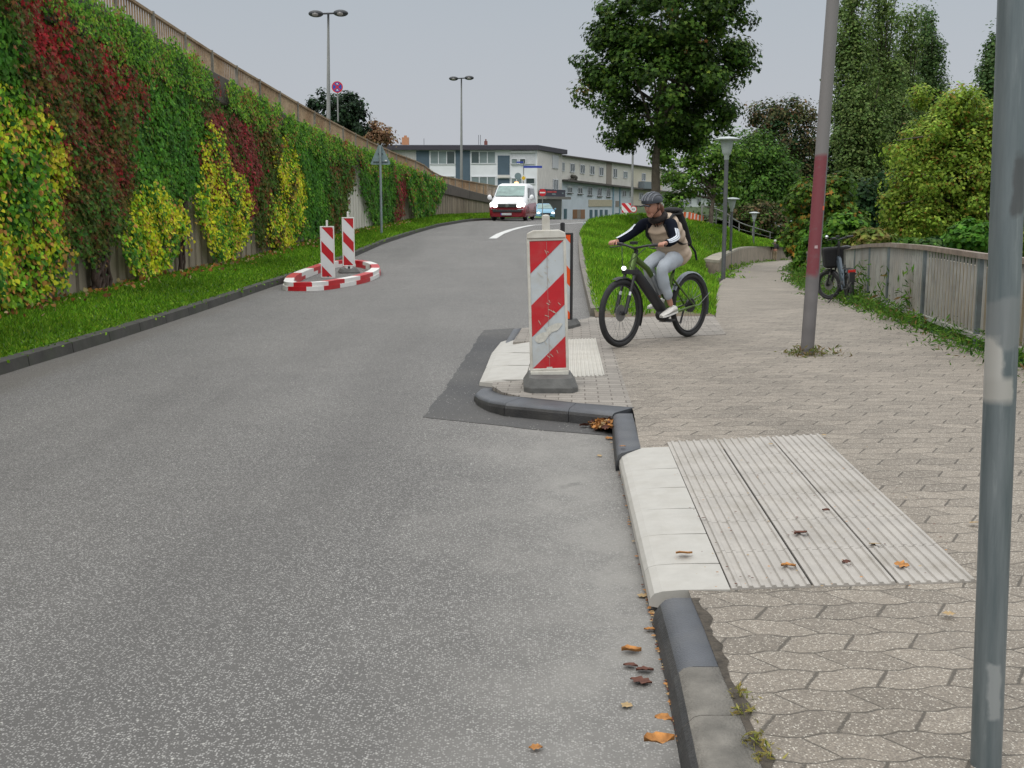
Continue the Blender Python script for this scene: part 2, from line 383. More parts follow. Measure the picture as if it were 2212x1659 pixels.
b = MB(); b.grid([[(XL(y)-.13+(WX(y)-.2-XL(y)+.13)*u, y, lawn_z(y, u)) for u in np.linspace(0, 1, 9)] for y in np.arange(-5, 78, 1.)])
struct(b.build('lawn', mlawn))
# --- paved sidewalk and riverside path
mpav = pavers('sidewalk_pavers', (.215, .187, .153), math.radians(-3), pw=.22, ph=.148, jw=.05, wave=.11)
PLt = [(1720, 1800), (1650, 1659), (1553, 1435), (1493, 1290), (1440, 1150), (1384, 972), (1367, 880), (1335, 812), (1303, 735), (1278, 690)]
PL2 = [(1546, 684), (1546, 640), (1549, 612), (1562, 604), (1587, 583), (1624, 568), (1664, 562.5), (1705, 561)]
PRt = [(2140, 775), (1950, 706), (1863, 667), (1800, 645), (1763, 636), (1743, 619), (1708, 603), (1702, 585), (1700, 574), (1708, 566), (1722, 562)]
la = [(p.y, p.x) for p in (P(x, y) for x, y in PLt)]; lc = [(p.y, p.x) for p in (Pz(x, y, zp) for x, y in PL2)]
rc = [(p.y, p.x) for p in (Pz(x, y, zp, 2, 160) for x, y in PRt)]
rc = [(-4, 4.6), (6, 4.55)]+rc
FXr = smooth_tab(rc, 2); FXa = interp(la); FXc = smooth_tab(lc, 1)
YJ = lc[0][0]
def path_l(y): return FXa(max(y, la[0][0])) if y < YJ else FXc(y)
rows = []
for y in [-4.]+list(np.arange(2, YJ-.01, .5))+[YJ-.01, YJ]+list(np.arange(math.ceil(YJ), 112, 1.)):
    x0 = path_l(y) if y > la[0][0] else la[0][1]+(y-la[0][0])*.0
    if y < 2: x0 = .9
    x1 = FXr(y)+.12 if y < 70 else FXr(y)
    rows.append([(x0+(x1-x0)*u, y, zp(y)-.004) for u in np.linspace(0, 1, 7)])
b = MB(); b.grid(rows, sm=False); struct(b.build('sidewalk', mpav))
# earth strip between kerb and pavers
msoil = M('joint_soil', (.06, .05, .038), .95, var=.5, sc=25, bump=.8, bsc=60)
b = MB(); st = [P(x, y) for x, y in [(1720, 1800), (1650, 1659), (1600, 1545), (1553, 1435), (1520, 1350), (1495, 1292)]]
rows = []
for i in range(40):
    t_ = i/39*(len(st)-1); k = min(int(t_), len(st)-2); p = st[k].lerp(st[k+1], t_-k); w_ = .018+.016*R.random()+.006*math.sin(i*.8)
    rows.append([(p.x-.004, p.y, .001), (p.x+max(w_*1.1, .006), p.y, .001)])
b.grid(rows, sm=False); struct(b.build('soil_strip', msoil))
# --- foreground kerbs (profile swept along the road edge)
mk_dark = M('kerb_dark', (.07, .075, .085), .5, var=.22, sc=4, bump=.35, bsc=140, dirt=(.14, .135, .12), dsc=3, damt=.4)
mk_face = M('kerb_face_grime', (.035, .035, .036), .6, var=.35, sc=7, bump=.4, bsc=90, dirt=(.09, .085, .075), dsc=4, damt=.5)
mk_old = M('kerb_old', (.17, .158, .137), .85, var=.3, sc=9, bump=.6, bsc=110, dirt=(.08, .075, .065), dsc=6, damt=.6)
mk_white = M('kerb_white', (.42, .405, .37), .6, var=.05, sc=9, bump=.15, bsc=220, dirt=(.30, .275, .23), dsc=7, damt=.35)
def kerb(line_in, line_out, h0, h1, r=.035, zb=-.14, name='kerb', mat_=None, gap=.004, bo=.004):
    """block between inner top line and outer (road) line; rounded road-side nose"""
    b = MB(); n = len(line_in); rows = []
    for i in range(n):
        a = Vector(line_in[i]); c = Vector(line_out[i]); d = (c-a); wd = d.length; d.normalize(); h = h0+(h1-h0)*i/(n-1)
        pr = [(0, zb), (0, h), (wd-r*1.6, h), (wd-r*.8, h-r*.22), (wd-r*.25, h-r*.75), (wd+bo*.3, h-r*1.5), (wd+bo, zb)]
        rows.append([(a.x+d.x*u, a.y+d.y*u, v) for u, v in pr])
    rows[0] = [tuple(Vector(p)+(Vector(q)-Vector(p)).normalized()*gap/2) for p, q in zip(rows[0], rows[1])]
    rows[-1] = [tuple(Vector(p)+(Vector(q)-Vector(p)).normalized()*gap/2) for p, q in zip(rows[-1], rows[-2])]
    b.grid(rows)
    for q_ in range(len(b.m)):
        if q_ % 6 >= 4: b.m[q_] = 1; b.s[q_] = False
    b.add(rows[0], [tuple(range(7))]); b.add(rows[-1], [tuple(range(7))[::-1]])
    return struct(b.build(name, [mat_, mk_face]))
def PP(l, z=0.): return [P(x, y, z) for x, y in l]
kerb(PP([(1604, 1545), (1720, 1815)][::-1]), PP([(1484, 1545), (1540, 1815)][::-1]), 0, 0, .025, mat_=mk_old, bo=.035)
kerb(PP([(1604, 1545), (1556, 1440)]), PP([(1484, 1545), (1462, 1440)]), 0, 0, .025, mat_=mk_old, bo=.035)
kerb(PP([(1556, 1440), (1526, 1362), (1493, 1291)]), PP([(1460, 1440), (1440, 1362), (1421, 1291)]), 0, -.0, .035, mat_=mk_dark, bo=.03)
# white kerb blocks of the lowered crossing: joints measured along the block row
wy = [1280.7, 1223, 1158.7, 1103.6, 1058, 1017, 970.5]
def jl(y): return 1445+.432*(y-972)    # inner joint line of the white row
def ol(y): return 1336+.226*(y-975)    # road side line
for i in range(6):
    ya, yb = wy[i], wy[i+1]
    sl = 6
    ins = PP([(jl(ya), ya-sl), (jl(yb), yb-sl)], .004); outs = PP([(ol(ya), ya+10), (ol(yb), yb+8)], -.035)
    b = MB(); rows = []
    for a, c in zip(ins, outs):
        pr = []
        for u, dz in ((0, -.13), (0, 0), (.3, -.003), (.62, -.008), (.85, -.016), (.95, -.026), (1.0, -.045), (1.01, -.075)):
            p = a.lerp(c, u); pr.append((p.x, p.y, .004+dz))
        rows.append(pr)
    k_ = Vector((rows[1][1][0]-rows[0][1][0], rows[1][1][1]-rows[0][1][1], 0)).normalized()*.007
    rows = [[(p[0]+k_.x, p[1]+k_.y, p[2]) for p in rows[0]], [(p[0]-k_.x, p[1]-k_.y, p[2]) for p in rows[1]]]
    b.grid(rows, sm=False); b.add(rows[0], [tuple(range(8))]); b.add(rows[1], [tuple(range(8))[::-1]])
    struct(b.build('lowered_kerb', mk_white))
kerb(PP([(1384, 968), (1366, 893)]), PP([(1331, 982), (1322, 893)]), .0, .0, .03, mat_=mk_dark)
# dark bedding under the lowered crossing
b = MB(); pts = [P(x, y) for x, y in [(jl(1268)-60, 1268), (2098, 1252), (1778, 958), (jl(975)-40, 976)]]; b.prism([(p.x, p.y) for p in pts], -.06, -.0035); struct(b.build('bedding', M('bedding_dark', (.03, .027, .022), .95)))
# ribbed guidance plates
mrib = NT('ribbed_concrete')
c_ = mrib.scale((.37, .347, .315), mrib.rng(mrib.noise(5, 4, .6), .3, .7, .88, 1.1))
c_ = mrib.mix(mrib.rng(mrib.noise(3.2, 5, .7), .5, .7, 0, .5), c_, (.23, .205, .165))
c_ = mrib.mix(mrib.rng(mrib.noise(60, 3, .7), .68, .74, 0, .7), c_, (.12, .11, .09)); mrib.bump(mrib.noise(160, 2), .25, .004)
mrib = mrib.fin(c_, .7)
def VP(x1, y, yb=437.6, xv=1213):  # point on the line to the vanishing point, at row y
    return lambda yy: xv+(x1-xv)*(yy-yb)/(y-yb)
def ribbed(cols, yn, yf, nrow, z0=.003, ribs=7, name='tactile_paving', mat_=mrib, slope=0.):
    """cols: x at near row for each column boundary; plates nrow deep, ribs run along the crossing"""
    for ci in range(len(cols)-1):
        for ri in range(nrow):
            i0 = 1/(yn-437.6); i1 = 1/(yf-437.6); off = (.5/nrow if ci % 2 else 0)
            ta, tb = ri/nrow, (ri+1)/nrow
            ya = 437.6+1/(i0+(i1-i0)*ta); yb = 437.6+1/(i0+(i1-i0)*tb)
            A = P(VP(cols[ci], yn)(ya), ya+slope*ci); B = P(VP(cols[ci+1], yn)(ya), ya+slope*(ci+1))
            C = P(VP(cols[ci], yn)(yb), yb+slope*ci); E = P(VP(cols[ci+1], yn)(yb), yb+slope*(ci+1))
            rows = []
            for (p, q, e0) in ((A, B, 1), (C, E, -1)):
                d = (q-p); f = ((C-A) if e0 == 1 else (A-C)).normalized()*.0025
                w_ = d.length; m_ = .0045/w_; row = [(m_, -.02)]
                for k in range(ribs):
                    s0 = (k+.0)/ribs; st_ = 1/ribs
                    for u, h in ((.02, 0), (.46, 0), (.56, .008), (.84, .008), (.95, 0)):
                        row.append((m_+(1-2*m_)*(s0+st_*u), h))
                row.append((1-m_, -.02))
                rows.append([(p.x+d.x*u+f.x, p.y+d.y*u+f.y, z0+h) for u, h in row])
            b = MB(); b.grid(rows, sm=False); n_ = len(rows[0]); b.add(rows[0], [tuple(range(n_))]); b.add(rows[1], [tuple(range(n_))[::-1]])
            struct(b.build(name, mat_))
ribbed([1578, 1757, 1940, 2112], 1273, 956, 6, slope=-5.5)
# --- raised platform with its own kerb, small pavers and white crossing kerb
mplat = pavers('platform_pavers', (.25, .228, .2), math.radians(3), pw=.2, ph=.1, wave=0, slant=0, joint=(.1, .085, .07), jw=.06, grain=False)
plf = [(1367, 880), (1220, 868), (1130, 858), (1085, 847), (1064, 834), (1064, 826), (1135, 821), (1159, 737), (1108, 738), (1127, 709), (1200, 702), (1275, 686), (1543, 682), (1568, 722), (1318, 736)]
b = MB(); pts = [P(x, y) for x, y in plf]; b.prism([(p.x, p.y) for p in pts], -.05, .0); struct(b.build('platform', mplat))
kin = [(1370, 879), (1220, 867), (1130, 857)]; kout = [(1322, 893), (1212, 882), (1090, 869)]
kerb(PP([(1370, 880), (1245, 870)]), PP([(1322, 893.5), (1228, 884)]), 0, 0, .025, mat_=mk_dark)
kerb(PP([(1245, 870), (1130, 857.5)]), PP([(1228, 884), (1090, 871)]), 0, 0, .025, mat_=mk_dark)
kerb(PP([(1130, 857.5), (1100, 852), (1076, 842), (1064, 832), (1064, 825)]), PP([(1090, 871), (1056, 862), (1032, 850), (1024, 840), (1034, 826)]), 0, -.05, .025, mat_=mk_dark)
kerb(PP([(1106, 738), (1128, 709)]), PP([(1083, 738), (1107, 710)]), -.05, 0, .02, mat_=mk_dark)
rows_ = []
ws = [(1036, 825, 1134, 821), (1050, 793, 1143, 790), (1061, 765, 1152, 763), (1082, 738, 1158, 736)]
for (x0, y0, x1, y1), (x2, y2, x3, y3) in zip(ws[:-1], ws[1:]):
    b = MB(); g_ = 1.2
    rows = []
    for (xa, ya, xb, yb) in ((x0, y0-g_, x1, y1-g_), (x2, y2, x3, y3)):
        o_ = P(xa, ya, -.06); i_ = P(xb, yb, .004)
        rows.append([(o_.x-.01, o_.y, -.12), (o_.x, o_.y, -.065), (o_.x+.06, o_.y, -.045)]+[tuple(Vector((o_.x+.06, o_.y, -.045)).lerp(i_, u)) for u in (.4, 1)]+[(i_.x, i_.y, -.05)])
    b.grid(rows, sm=False); b.add(rows[0], [tuple(range(6))]); b.add(rows[1], [tuple(range(6))[::-1]]); struct(b.build('lowered_kerb', mk_white))
mrib2 = M('ribbed_concrete_light', (.46, .44, .395), .7, var=.08, sc=5, dirt=(.36, .33, .28), dsc=4, damt=.5)
def quadrib(q, n, ribs):
    A, B, C, E = [P(*p) for p in q]  # near-left, near-right, far-left, far-right
    for i in range(n):
        a, c = A.lerp(B, i/n), A.lerp(B, (i+1)/n); d, f = C.lerp(E, i/n), C.lerp(E, (i+1)/n); rows = []
        for p, r_ in ((a, c), (d, f)):
            row = [(p.x+(r_.x-p.x)*.01, p.y+(r_.y-p.y)*.01, -.02)]
            for k in range(ribs):
                for u, h in ((.03, 0), (.45, 0), (.56, .007), (.86, .007), (.97, 0)):
                    t_ = .01+.98*(k+u)/ribs; row.append((p.x+(r_.x-p.x)*t_, p.y+(r_.y-p.y)*t_, .004+h))
            row.append((p.x+(r_.x-p.x)*.99, p.y+(r_.y-p.y)*.99, -.02)); rows.append(row)
        b = MB(); b.grid(rows, sm=False); m_ = len(rows[0]); b.add(rows[0], [tuple(range(m_))]); b.add(rows[1], [tuple(range(m_))[::-1]])
        struct(b.build('tactile_paving', mrib2))
quadrib([(1136, 820), (1308, 812), (1160, 737), (1288, 732)][0:4], 2, 9)
quadrib([(1178, 818), (1240, 815), (1205, 735), (1247, 733)], 1, 9) if False else None
# --- kerb along the right side of the road and the grass mound
b = MB(); mk2 = M('kerb_stone_light', (.17, .155, .13), .85, var=.25, sc=5, bump=.3, bsc=90, dirt=(.08, .075, .06), dsc=3, damt=.6)
ys_ = list(np.arange(YR0, YR1, 1.0))
for y, y1 in zip(ys_[:-1], ys_[1:]):
    y1 -= .012; q = []
    for yy in (y, y1):
        x = XR(yy); z_ = zr(yy); q += [(x, yy, z_-.08), (x+.02, yy, z_+.11), (x+.15, yy, z_+.12), (x+.15, yy, z_-.08)]
    b.add(q, [(3, 2, 1, 0), (4, 5, 6, 7), (1, 5, 4, 0), (2, 6, 5, 1), (3, 7, 6, 2)])
struct(b.build('kerb', mk2))
def Yb(x, y, Y): return D(x, y, Y)
mL = [None]*12; mRr = [None]*12
for i, (x, y) in enumerate([(1286, 684), (1270, 600), (1258, 522), (1257, 497)]):
    p = Pz(x, y, lambda Y: zr(Y)+.1); mL[i] = p
for i, (x, y, Y) in enumerate([(1288, 472, 60), (1400, 463, 54), (1468, 473, 57), (1526, 484, 60), (1573, 495, 66), (1604, 510, 82), (1648, 519, 103), (1706, 533, 118)]): mL[4+i] = D(x, y, Y)
for i, (x, y) in enumerate([(1548, 684), (1549, 640), (1552, 612), (1532, 596)]): mRr[i] = Pz(x, y, zp)+Vector((-.02, 0, 0))
for i, (x, y, Y) in enumerate([(1522, 563, 43.5), (1540, 551, 50), (1572, 543, 57), (1590, 536, 66), (1606, 533, 74), (1640, 532, 86), (1674, 533, 98), (1712, 534, 110)]): mRr[4+i] = D(x, y, Y)
def cr(pts, n=6):
    o_ = []
    for i in range(len(pts)-1):
        p0, p1, p2, p3 = pts[max(i-1, 0)], pts[i], pts[i+1], pts[min(i+2, len(pts)-1)]
        for k in range(n):
            t_ = k/n; o_.append(.5*((2*p1)+(-p0+p2)*t_+(2*p0-5*p1+4*p2-p3)*t_*t_+(-p0+3*p1-3*p2+p3)*t_**3))
    o_.append(pts[-1]); return o_
cl_, cr_ = cr(mL), cr(mRr); MND = []
for i, (a, c) in enumerate(zip(cl_, cr_)):
    s_ = i/6; row = []
    for u in np.linspace(0, 1, 21):
        p = a.lerp(c, u); bl = .10*math.sin(math.pi*u)*min(1, s_/2)*(1 if s_ < 5 else 1.6)
        row.append((p.x, p.y, p.z+bl+.015*math.sin(p.x*3)*math.sin(p.y*2.2)))
    MND.append(row)
mm = NT('mound_soil'); gx, gy, gz = mm.xyz()
c_ = mm.scale((.07, .13, .018), mm.rng(mm.noise(2, 4, .6), .3, .7, .7, 1.3))
bare = mm.m('ADD', gy, mm.m('MULTIPLY', mm.noise(1.5, 4), -2.2)); c_ = mm.mix(mm.rng(bare, 14.2, 15.2, 1, 0), c_, (.12, .085, .055)); mm.bump(mm.noise(25, 3), .6, .02)
mm = mm.fin(c_, .95)
b = MB(); b.grid(MND); b.grid([[tuple(p) for p in cl_], [(p.x+.3, p.y+.8, p.z-3) for p in cl_]], sm=False); struct(b.build('grass_mound', mm))
# slope beyond the ridge, falling to the far ground, and river bank right of the fence
mbank = M('bank_soil', (.035, .06, .015), .95, var=.4, sc=1.5, bump=.4)
b = MB(); b.grid([[(FXr(y)+.25, y, zp(y)-.15), (FXr(y)+1.5, y, zp(y)-.5), (FXr(y)+6, y, zp(y)-2.2), (FXr(y)+40, y, -5.9)] for y in np.arange(-4, 112, 3.)], sm=False); struct(b.build('river_bank', mbank))
b = MB(); b.grid([[(p.x-2+u*3, p.y+.6+u*90, p.z-.6-u*2.) for u in (0, .3, 1)] for p in cl_[30:]], sm=False); struct(b.build('slope', mbank))
# embankment beyond the path's end
b = MB(); b.grid([[(x, 112+u*40+abs(x-28)*.1, -3.9+u*4.8-max(0, (x-45))*.03) for u in (0, .15, .5, 1)] for x in range(14, 75, 6)]); struct(b.build('embankment', mbank))
# ================================================================ RETAINING WALL, RAILING, CREEPERS
def onwall(x, y, off=0.):
    dx, dy, dz = ray(x, y); Y = 5.
    for _ in range(60):
        X = WX(Y)+off; 
        if dx >= -1: break
        Yn = dy*X/dx if X < 0 else Y
        Y += (min(Yn, 78)-Y)*.5
    return D(x, y, Y)
def walltab(pts, off=0.):
    t_ = [(q.y, q.z) for q in (onwall(x, y, off) for x, y in pts)]
    return t_
rail_t = walltab([(310, 0), (518, 138), (702, 247), (822, 311), (918, 351), (998, 377)])+[(72, D(1060, 397, 72).z), (80, D(1060, 397, 72).z-.3)]
band_t = walltab([(183, 0), (233, 25), (304, 62), (366, 106), (433, 144), (516, 187), (618, 251), (698, 287), (774, 319), (874, 359), (957, 395)], .0)+[(72, D(1057, 423, 72).z), (80, D(1057, 423, 72).z-.3)]
bb_t = walltab([(146, 71), (200, 83), (258, 120), (433, 204), (552, 262), (602, 287), (774, 355), (957, 419)])+[(72, D(1057, 439, 72).z), (80, D(1057, 439, 72).z-.3)]
def ext(t_):
    (y0, z0), (y1, z1) = t_[0], t_[3]; s_ = (z1-z0)/(y1-y0); s_ = max(min(s_, -.0), -.06)
    return smooth_tab([(-5, z0-s_*(y0+5))]+t_, 4)
RAILZ, BANDZ, BBZ = ext(rail_t), ext(band_t), ext(bb_t)
WPA, WPB = onwall(750, 430).y-20, onwall(806, 430).y-20
mwall = NT('ribbed_wall')
c_ = mwall.scale((.27, .225, .165), mwall.rng(mwall.noise(1., 4, .6, mwall.mapv((1, 1.2, .3))), .3, .7, .65, 1.25))
c_ = mwall.mix(mwall.rng(mwall.noise(3, 5, .7, mwall.mapv((1, 3, .3))), .5, .75, 0, .6), c_, (.09, .08, .055)); mwall.bump(mwall.noise(40, 3), .4, .01)
wy_ = mwall.xyz()[1]; c_ = mwall.mix(mwall.m('MULTIPLY', mwall.rng(wy_, WPA, WPA+.1), mwall.rng(wy_, WPB-.1, WPB, .9, 0)), c_, (.66, .63, .56)); mwall = mwall.fin(c_, .9)
mband = M('coping_concrete', (.095, .08, .066), .9, var=.35, sc=2, bump=.4, bsc=40, dirt=(.04, .035, .03), dsc=2, damt=.7)
wall = thing('retaining_wall', 'long ribbed concrete retaining wall covered in coloured creepers beside the road', 'wall', (WX(20), 20, 0))
b = MB(); rows = []; y = -4.
while y < 77:
    for dy, o in ((0, 0), (.05, .13), (.36, .13), (.41, 0)):
        yy = y+dy; rows.append([(WX(yy)-.13+o, yy, WZ(yy)-.4), (WX(yy)-.13+o, yy, BBZ(yy)+.05)])
    y += .45
b.grid(rows, sm=False); b.build('ribbed_face', mwall, wall, world=True)
b = MB(); rows = []
for y in np.arange(-4, 78, 1.):
    x = WX(y)+.10; rows.append([(x-.02, y, BBZ(y)), (x, y, BBZ(y)+.03), (x, y, BANDZ(y)-.02), (x-.02, y, BANDZ(y)), (x-.5, y, BANDZ(y)), (x-.5, y, BBZ(y)), (x-.02, y, BBZ(y))])
b.grid(rows, sm=False)
for y in range(0, 78, 6):  # joints
    b.box((WX(y)+.10, y, (BBZ(y)+BANDZ(y))/2), (.012, .03, BANDZ(y)-BBZ(y)-.02))
b.build('coping', mband, wall, world=True)
mdeck = M('upper_pavement', (.2, .19, .17), .9)
b = MB(); b.grid([[(WX(y)-.3, y, BANDZ(y)-.02), (WX(y)-14, y, BANDZ(y)-.02), (WX(y)-14, y, -5)] for y in np.arange(-4, 78, 2.)], sm=False); struct(b.build('upper_street', mdeck))
# railing
mrust = NT('rusty_rail')
c_ = mrust.mix(mrust.rng(mrust.noise(.9, 4, .6), .35, .65), (.33, .25, .16), (.22, .14, .075)); c_ = mrust.scale(c_, mrust.rng(mrust.noise(14, 4, .6), .3, .7, .75, 1.25)); mrust = mrust.fin(c_, .7)
mpost = M('rail_post', (.2, .185, .15), .7, var=.3, sc=5)
rl = thing('railing', 'long rusty bar railing along the top of the creeper wall', 'railing', (WX(20), 20, BANDZ(20)))
ro = -.18
b = MB(); ys_ = np.arange(-3, 78, 1.95)
for y, y1 in zip(ys_[:-1], ys_[1:]):
    b.beam((WX(y)+ro, y, RAILZ(y)-.03), (WX(y1)+ro, y1, RAILZ(y1)-.03), .07, .05)
    b.beam((WX(y)+ro, y, BANDZ(y)+.05), (WX(y1)+ro, y1, BANDZ(y1)+.05), .03, .03)
b.build('handrail', mrust, rl, world=True)
b = MB()
for y in np.arange(-3, 77.5, .135): b.box((WX(y)+ro, y, (RAILZ(y)+BANDZ(y))/2), (.034, .012, RAILZ(y)-BANDZ(y)-.1))
o = b.build('rail_bars', mrust, rl, world=True); o['kind'] = 'stuff'
for y in ys_[:-1]:
    b = MB(); b.box((WX(y)+ro+.02, y, (RAILZ(y)+BANDZ(y))/2), (.06, .07, RAILZ(y)-BANDZ(y)+.02)); b.build('post', mpost, rl, world=True)
# creepers ---------------------------------------------------------
GRN = [(.055, .16, .018, 4), (.09, .23, .022, 3), (.03, .10, .015, 2), (.16, .28, .03, .7)]
DRD = [(.17, .035, .025, 3), (.10, .075, .018, 3), (.05, .085, .015, 2), (.28, .015, .02, .8), (.22, .09, .03, 1)]
RED = [(.26, .04, .045, 3), (.17, .045, .035, 3), (.38, .02, .04, .8), (.12, .06, .025, 2)]
BRN = [(.11, .085, .02, 3), (.065, .10, .018, 3), (.18, .06, .028, 1.8), (.045, .08, .015, 2)]
YEL = [(.46, .48, .02, 3.6), (.20, .36, .022, 3), (.62, .55, .06, 2.2), (.42, .24, .06, .9), (.08, .18, .02, 1.6)]
YGO = [(.42, .46, .025, 3), (.16, .32, .02, 3.6), (.56, .48, .05, 1.4), (.36, .18, .05, 1.7), (.06, .14, .02, 2)]
DGR = [(.045, .12, .018, 4), (.08, .17, .022, 2), (.06, .06, .02, 1.2)]
HNG = [(.10, .23, .022, 4), (.19, .31, .03, 2.2), (.26, .09, .04, 1.5), (.20, .13, .05, 1), (.04, .10, .02, 2)]
SZ = .52
def creeper(label, poly, pal, size, dens, depth=.25, tpl='lobe', stem=None, pal2=None, name='creeper', th=.35, off=.0, cat='creeper', lift=.02, spread=1.):
    xs = [p[0] for p in poly]; ysx = [p[1] for p in poly]
    c = onwall(max(min(xs), -80), (min(ysx)+max(ysx))/2); d = onwall(max(xs), (min(ysx)+max(ysx))/2)
    Y0, Y1 = min(c.y, d.y)-1.5, max(c.y, d.y)+3
    zt = max(BANDZ(Y0), BANDZ(Y1))+.3; zb = min(WZ(Y0), WZ(Y1))-.1
    size = size*SZ; n = int((Y1-Y0)*(zt-zb)*dens/SZ**1.7)
    Y = NR.uniform(Y0, Y1, n); Z = NR.uniform(zb, zt, n)
    X = np.interp(Y, np.linspace(-4, 78, 300), [WX(v) for v in np.linspace(-4, 78, 300)])
    nz_ = np.sin(Y*2.3+1)*np.sin(Z*2.9)+.6*np.sin(Y*6.1+Z*1.3)*np.sin(Z*7.3+Y)
    dens0 = (NR.random(n)**.6)*(depth*(.62+.38*nz_/1.6))+lift+off
    px, py = proj(X+dens0, Y, Z); spread = spread*np.minimum(1.15, 20/Y); nz_e = nz_*np.minimum(1, 22/Y)
    k = inpoly(px+NR.normal(0, 8*spread, n)+nz_e*5+spread*7*np.sin(Z*5.3+Y*1.9), py+NR.normal(0, 8*spread, n)+nz_e*6+spread*8*np.sin(Y*4.7+Z*2.1), poly)
    base = np.interp(Y, np.linspace(-4, 78, 300), [WZ(v) for v in np.linspace(-4, 78, 300)])
    k &= Z > base+.02
    Y, Z, X, nz_, dd = Y[k], Z[k], X[k], nz_[k], dens0[k]; n = len(Y)
    t_ = thing(name, label, cat, tuple(onwall((min(xs)+max(xs))/2, max(ysx))), 0, 'creepers on the retaining wall')
    C = np.stack([X+dd, Y, Z], 1)
    N_ = np.stack([np.full(n, 1.), NR.normal(-.35, .45, n), NR.normal(.35, .4, n)], 1)
    fld = .55*np.sin(Y*1.7+Z*2.3+len(label))*np.sin(Z*1.9-Y*1.1)+.35*np.sin(Y*4.1-Z*3.3)*np.sin(Z*4.9+Y)
    if pal is DRD: fld = fld-1.1*(Z-2.2)/2.5
    pa = np.array(sorted(pal, key=lambda c: -c[0]), float); cdf = np.cumsum(pa[:, 3])/pa[:, 3].sum()
    ix = np.searchsorted(cdf, np.clip(.5+.42*fld+NR.normal(0, .2, n), .001, .999)); cols = pa[ix, :3]*(1+NR.normal(0, .18, (n, 1)))*(1+NR.normal(0, .06, (n, 3)))
    dk = (np.sin(Y*3.1+Z*4.7)+NR.normal(0, .7, n)) > 1.25; cols[dk] = pick(GRN, n)[dk]*.8
    if pal2 is not None:
        msk = (nz_+NR.normal(0, .5, n)) > th; c2 = pick(pal2, n); cols[msk] = c2[msk]
    cols = cols*1.5
    leaves('foliage', C, N_, size*NR.uniform(.65, 1.25, n), cols, tpl, t_, down=True)
    if stem:
        b = MB()
        for (x0, y0, x1, y1, r_) in stem:
            a = onwall(x0, y0, .06); e_ = onwall(x1, y1, .06)
            for s_ in range(4):
                pts = []
                for i in range(8):
                    p = a.lerp(e_, i/7); p.x = WX(p.y)+.05+r_+.02*s_; p.y += .06*math.sin(i*1.9+s_*2)+(s_-1.5)*r_*1.1; pts.append(p)
                b.tube(pts, r_*R.uniform(.5, 1), 6)
        b.build('stem', mstem, t_, world=True)
    return t_
mstem = M('vine_stem', (.055, .035, .025), .9, var=.4, sc=12, bump=.5)
SZ = .52
creeper('dark green creeper at the very edge of the wall beside the reddish one', [(-160, -30), (22, 30), (58, 105), (48, 200), (30, 300), (10, 345), (-160, 345)], GRN, .15, 250, .28)
creeper('large yellow and green creeper with orange leaves, the nearest, reaching the grass', [(-160, 185), (40, 190), (75, 200), (112, 255), (160, 330), (150, 420), (128, 470), (152, 560), (150, 625), (100, 660), (-160, 700)], YGO, .13, 300, .42, 'heart', pal2=GRN, th=.8)
creeper('large dark red and green creeper with a bare trunk at its foot', [(-100, -60), (60, -60), (150, 70), (235, 118), (300, 160), (325, 200), (300, 250), (285, 330), (297, 410), (255, 490), (235, 535), (205, 560), (165, 520), (125, 480), (150, 400), (112, 255), (60, 190), (50, 105), (20, 30)], DRD, .145, 250, .42, 'star', stem=[(200, 628, 205, 520, .06), (222, 622, 215, 500, .04)], pal2=BRN)
creeper('bright green ivy patch between the dark red creeper and the railing', [(300, 160), (370, 190), (430, 230), (442, 320), (425, 425), (390, 432), (310, 412), (275, 340), (300, 250)], GRN, .14, 260, .25, 'lobe', stem=[(386, 590, 392, 430, .03)])
creeper('round yellow creeper growing from the grass below the bright green ivy', [(275, 430), (300, 408), (335, 405), (362, 432), (402, 445), (398, 520), (370, 575), (322, 612), (290, 570), (262, 500)], YEL, .12, 340, .36, 'heart', pal2=GRN, th=.95)
creeper('tall yellow creeper leaning against the red-brown one', [(445, 265), (480, 280), (490, 355), (520, 375), (538, 430), (542, 500), (518, 540), (482, 568), (455, 548), (440, 500), (432, 420), (448, 340)], YEL, .12, 320, .34, 'heart', pal2=GRN, th=.95)
creeper('red-brown creeper behind the tall yellow one', [(448, 238), (500, 262), (552, 275), (562, 330), (566, 400), (548, 470), (520, 470), (478, 420), (445, 420), (437, 340)], RED, .14, 260, .28, 'star')
creeper('narrow olive brown creeper between the red-brown one and the third yellow one', [(548, 275), (605, 300), (612, 380), (600, 460), (592, 520), (565, 535), (555, 480), (568, 400), (562, 330)], BRN, .14, 260, .28)
creeper('third yellow creeper, standing behind the two striped beacons', [(610, 300), (645, 330), (655, 390), (662, 450), (655, 505), (620, 540), (590, 535), (582, 480), (600, 420), (598, 340)], YEL, .13, 300, .32, 'heart', pal2=BRN, th=.9)
creeper('green creeper just right of the third yellow one', [(625, 312), (690, 330), (712, 345), (714, 400), (708, 480), (700, 508), (660, 515), (655, 450), (655, 380)], GRN, .15, 230, .3)
creeper('dark olive creeper left of the bare pale stripe of wall', [(705, 295), (765, 325), (768, 370), (758, 420), (744, 465), (738, 500), (712, 508), (708, 460), (712, 400)], BRN, .16, 210, .3, pal2=DGR)
creeper('broad green creeper behind the back of the triangular sign', [(784, 330), (862, 360), (868, 410), (865, 455), (845, 485), (812, 495), (797, 455), (782, 405)], GRN, .17, 190, .3, pal2=DGR)
creeper('thin dark red creeper right of the triangular sign', [(852, 358), (884, 375), (880, 410), (872, 440), (866, 472), (850, 482), (858, 440), (862, 400)], RED, .17, 190, .35)
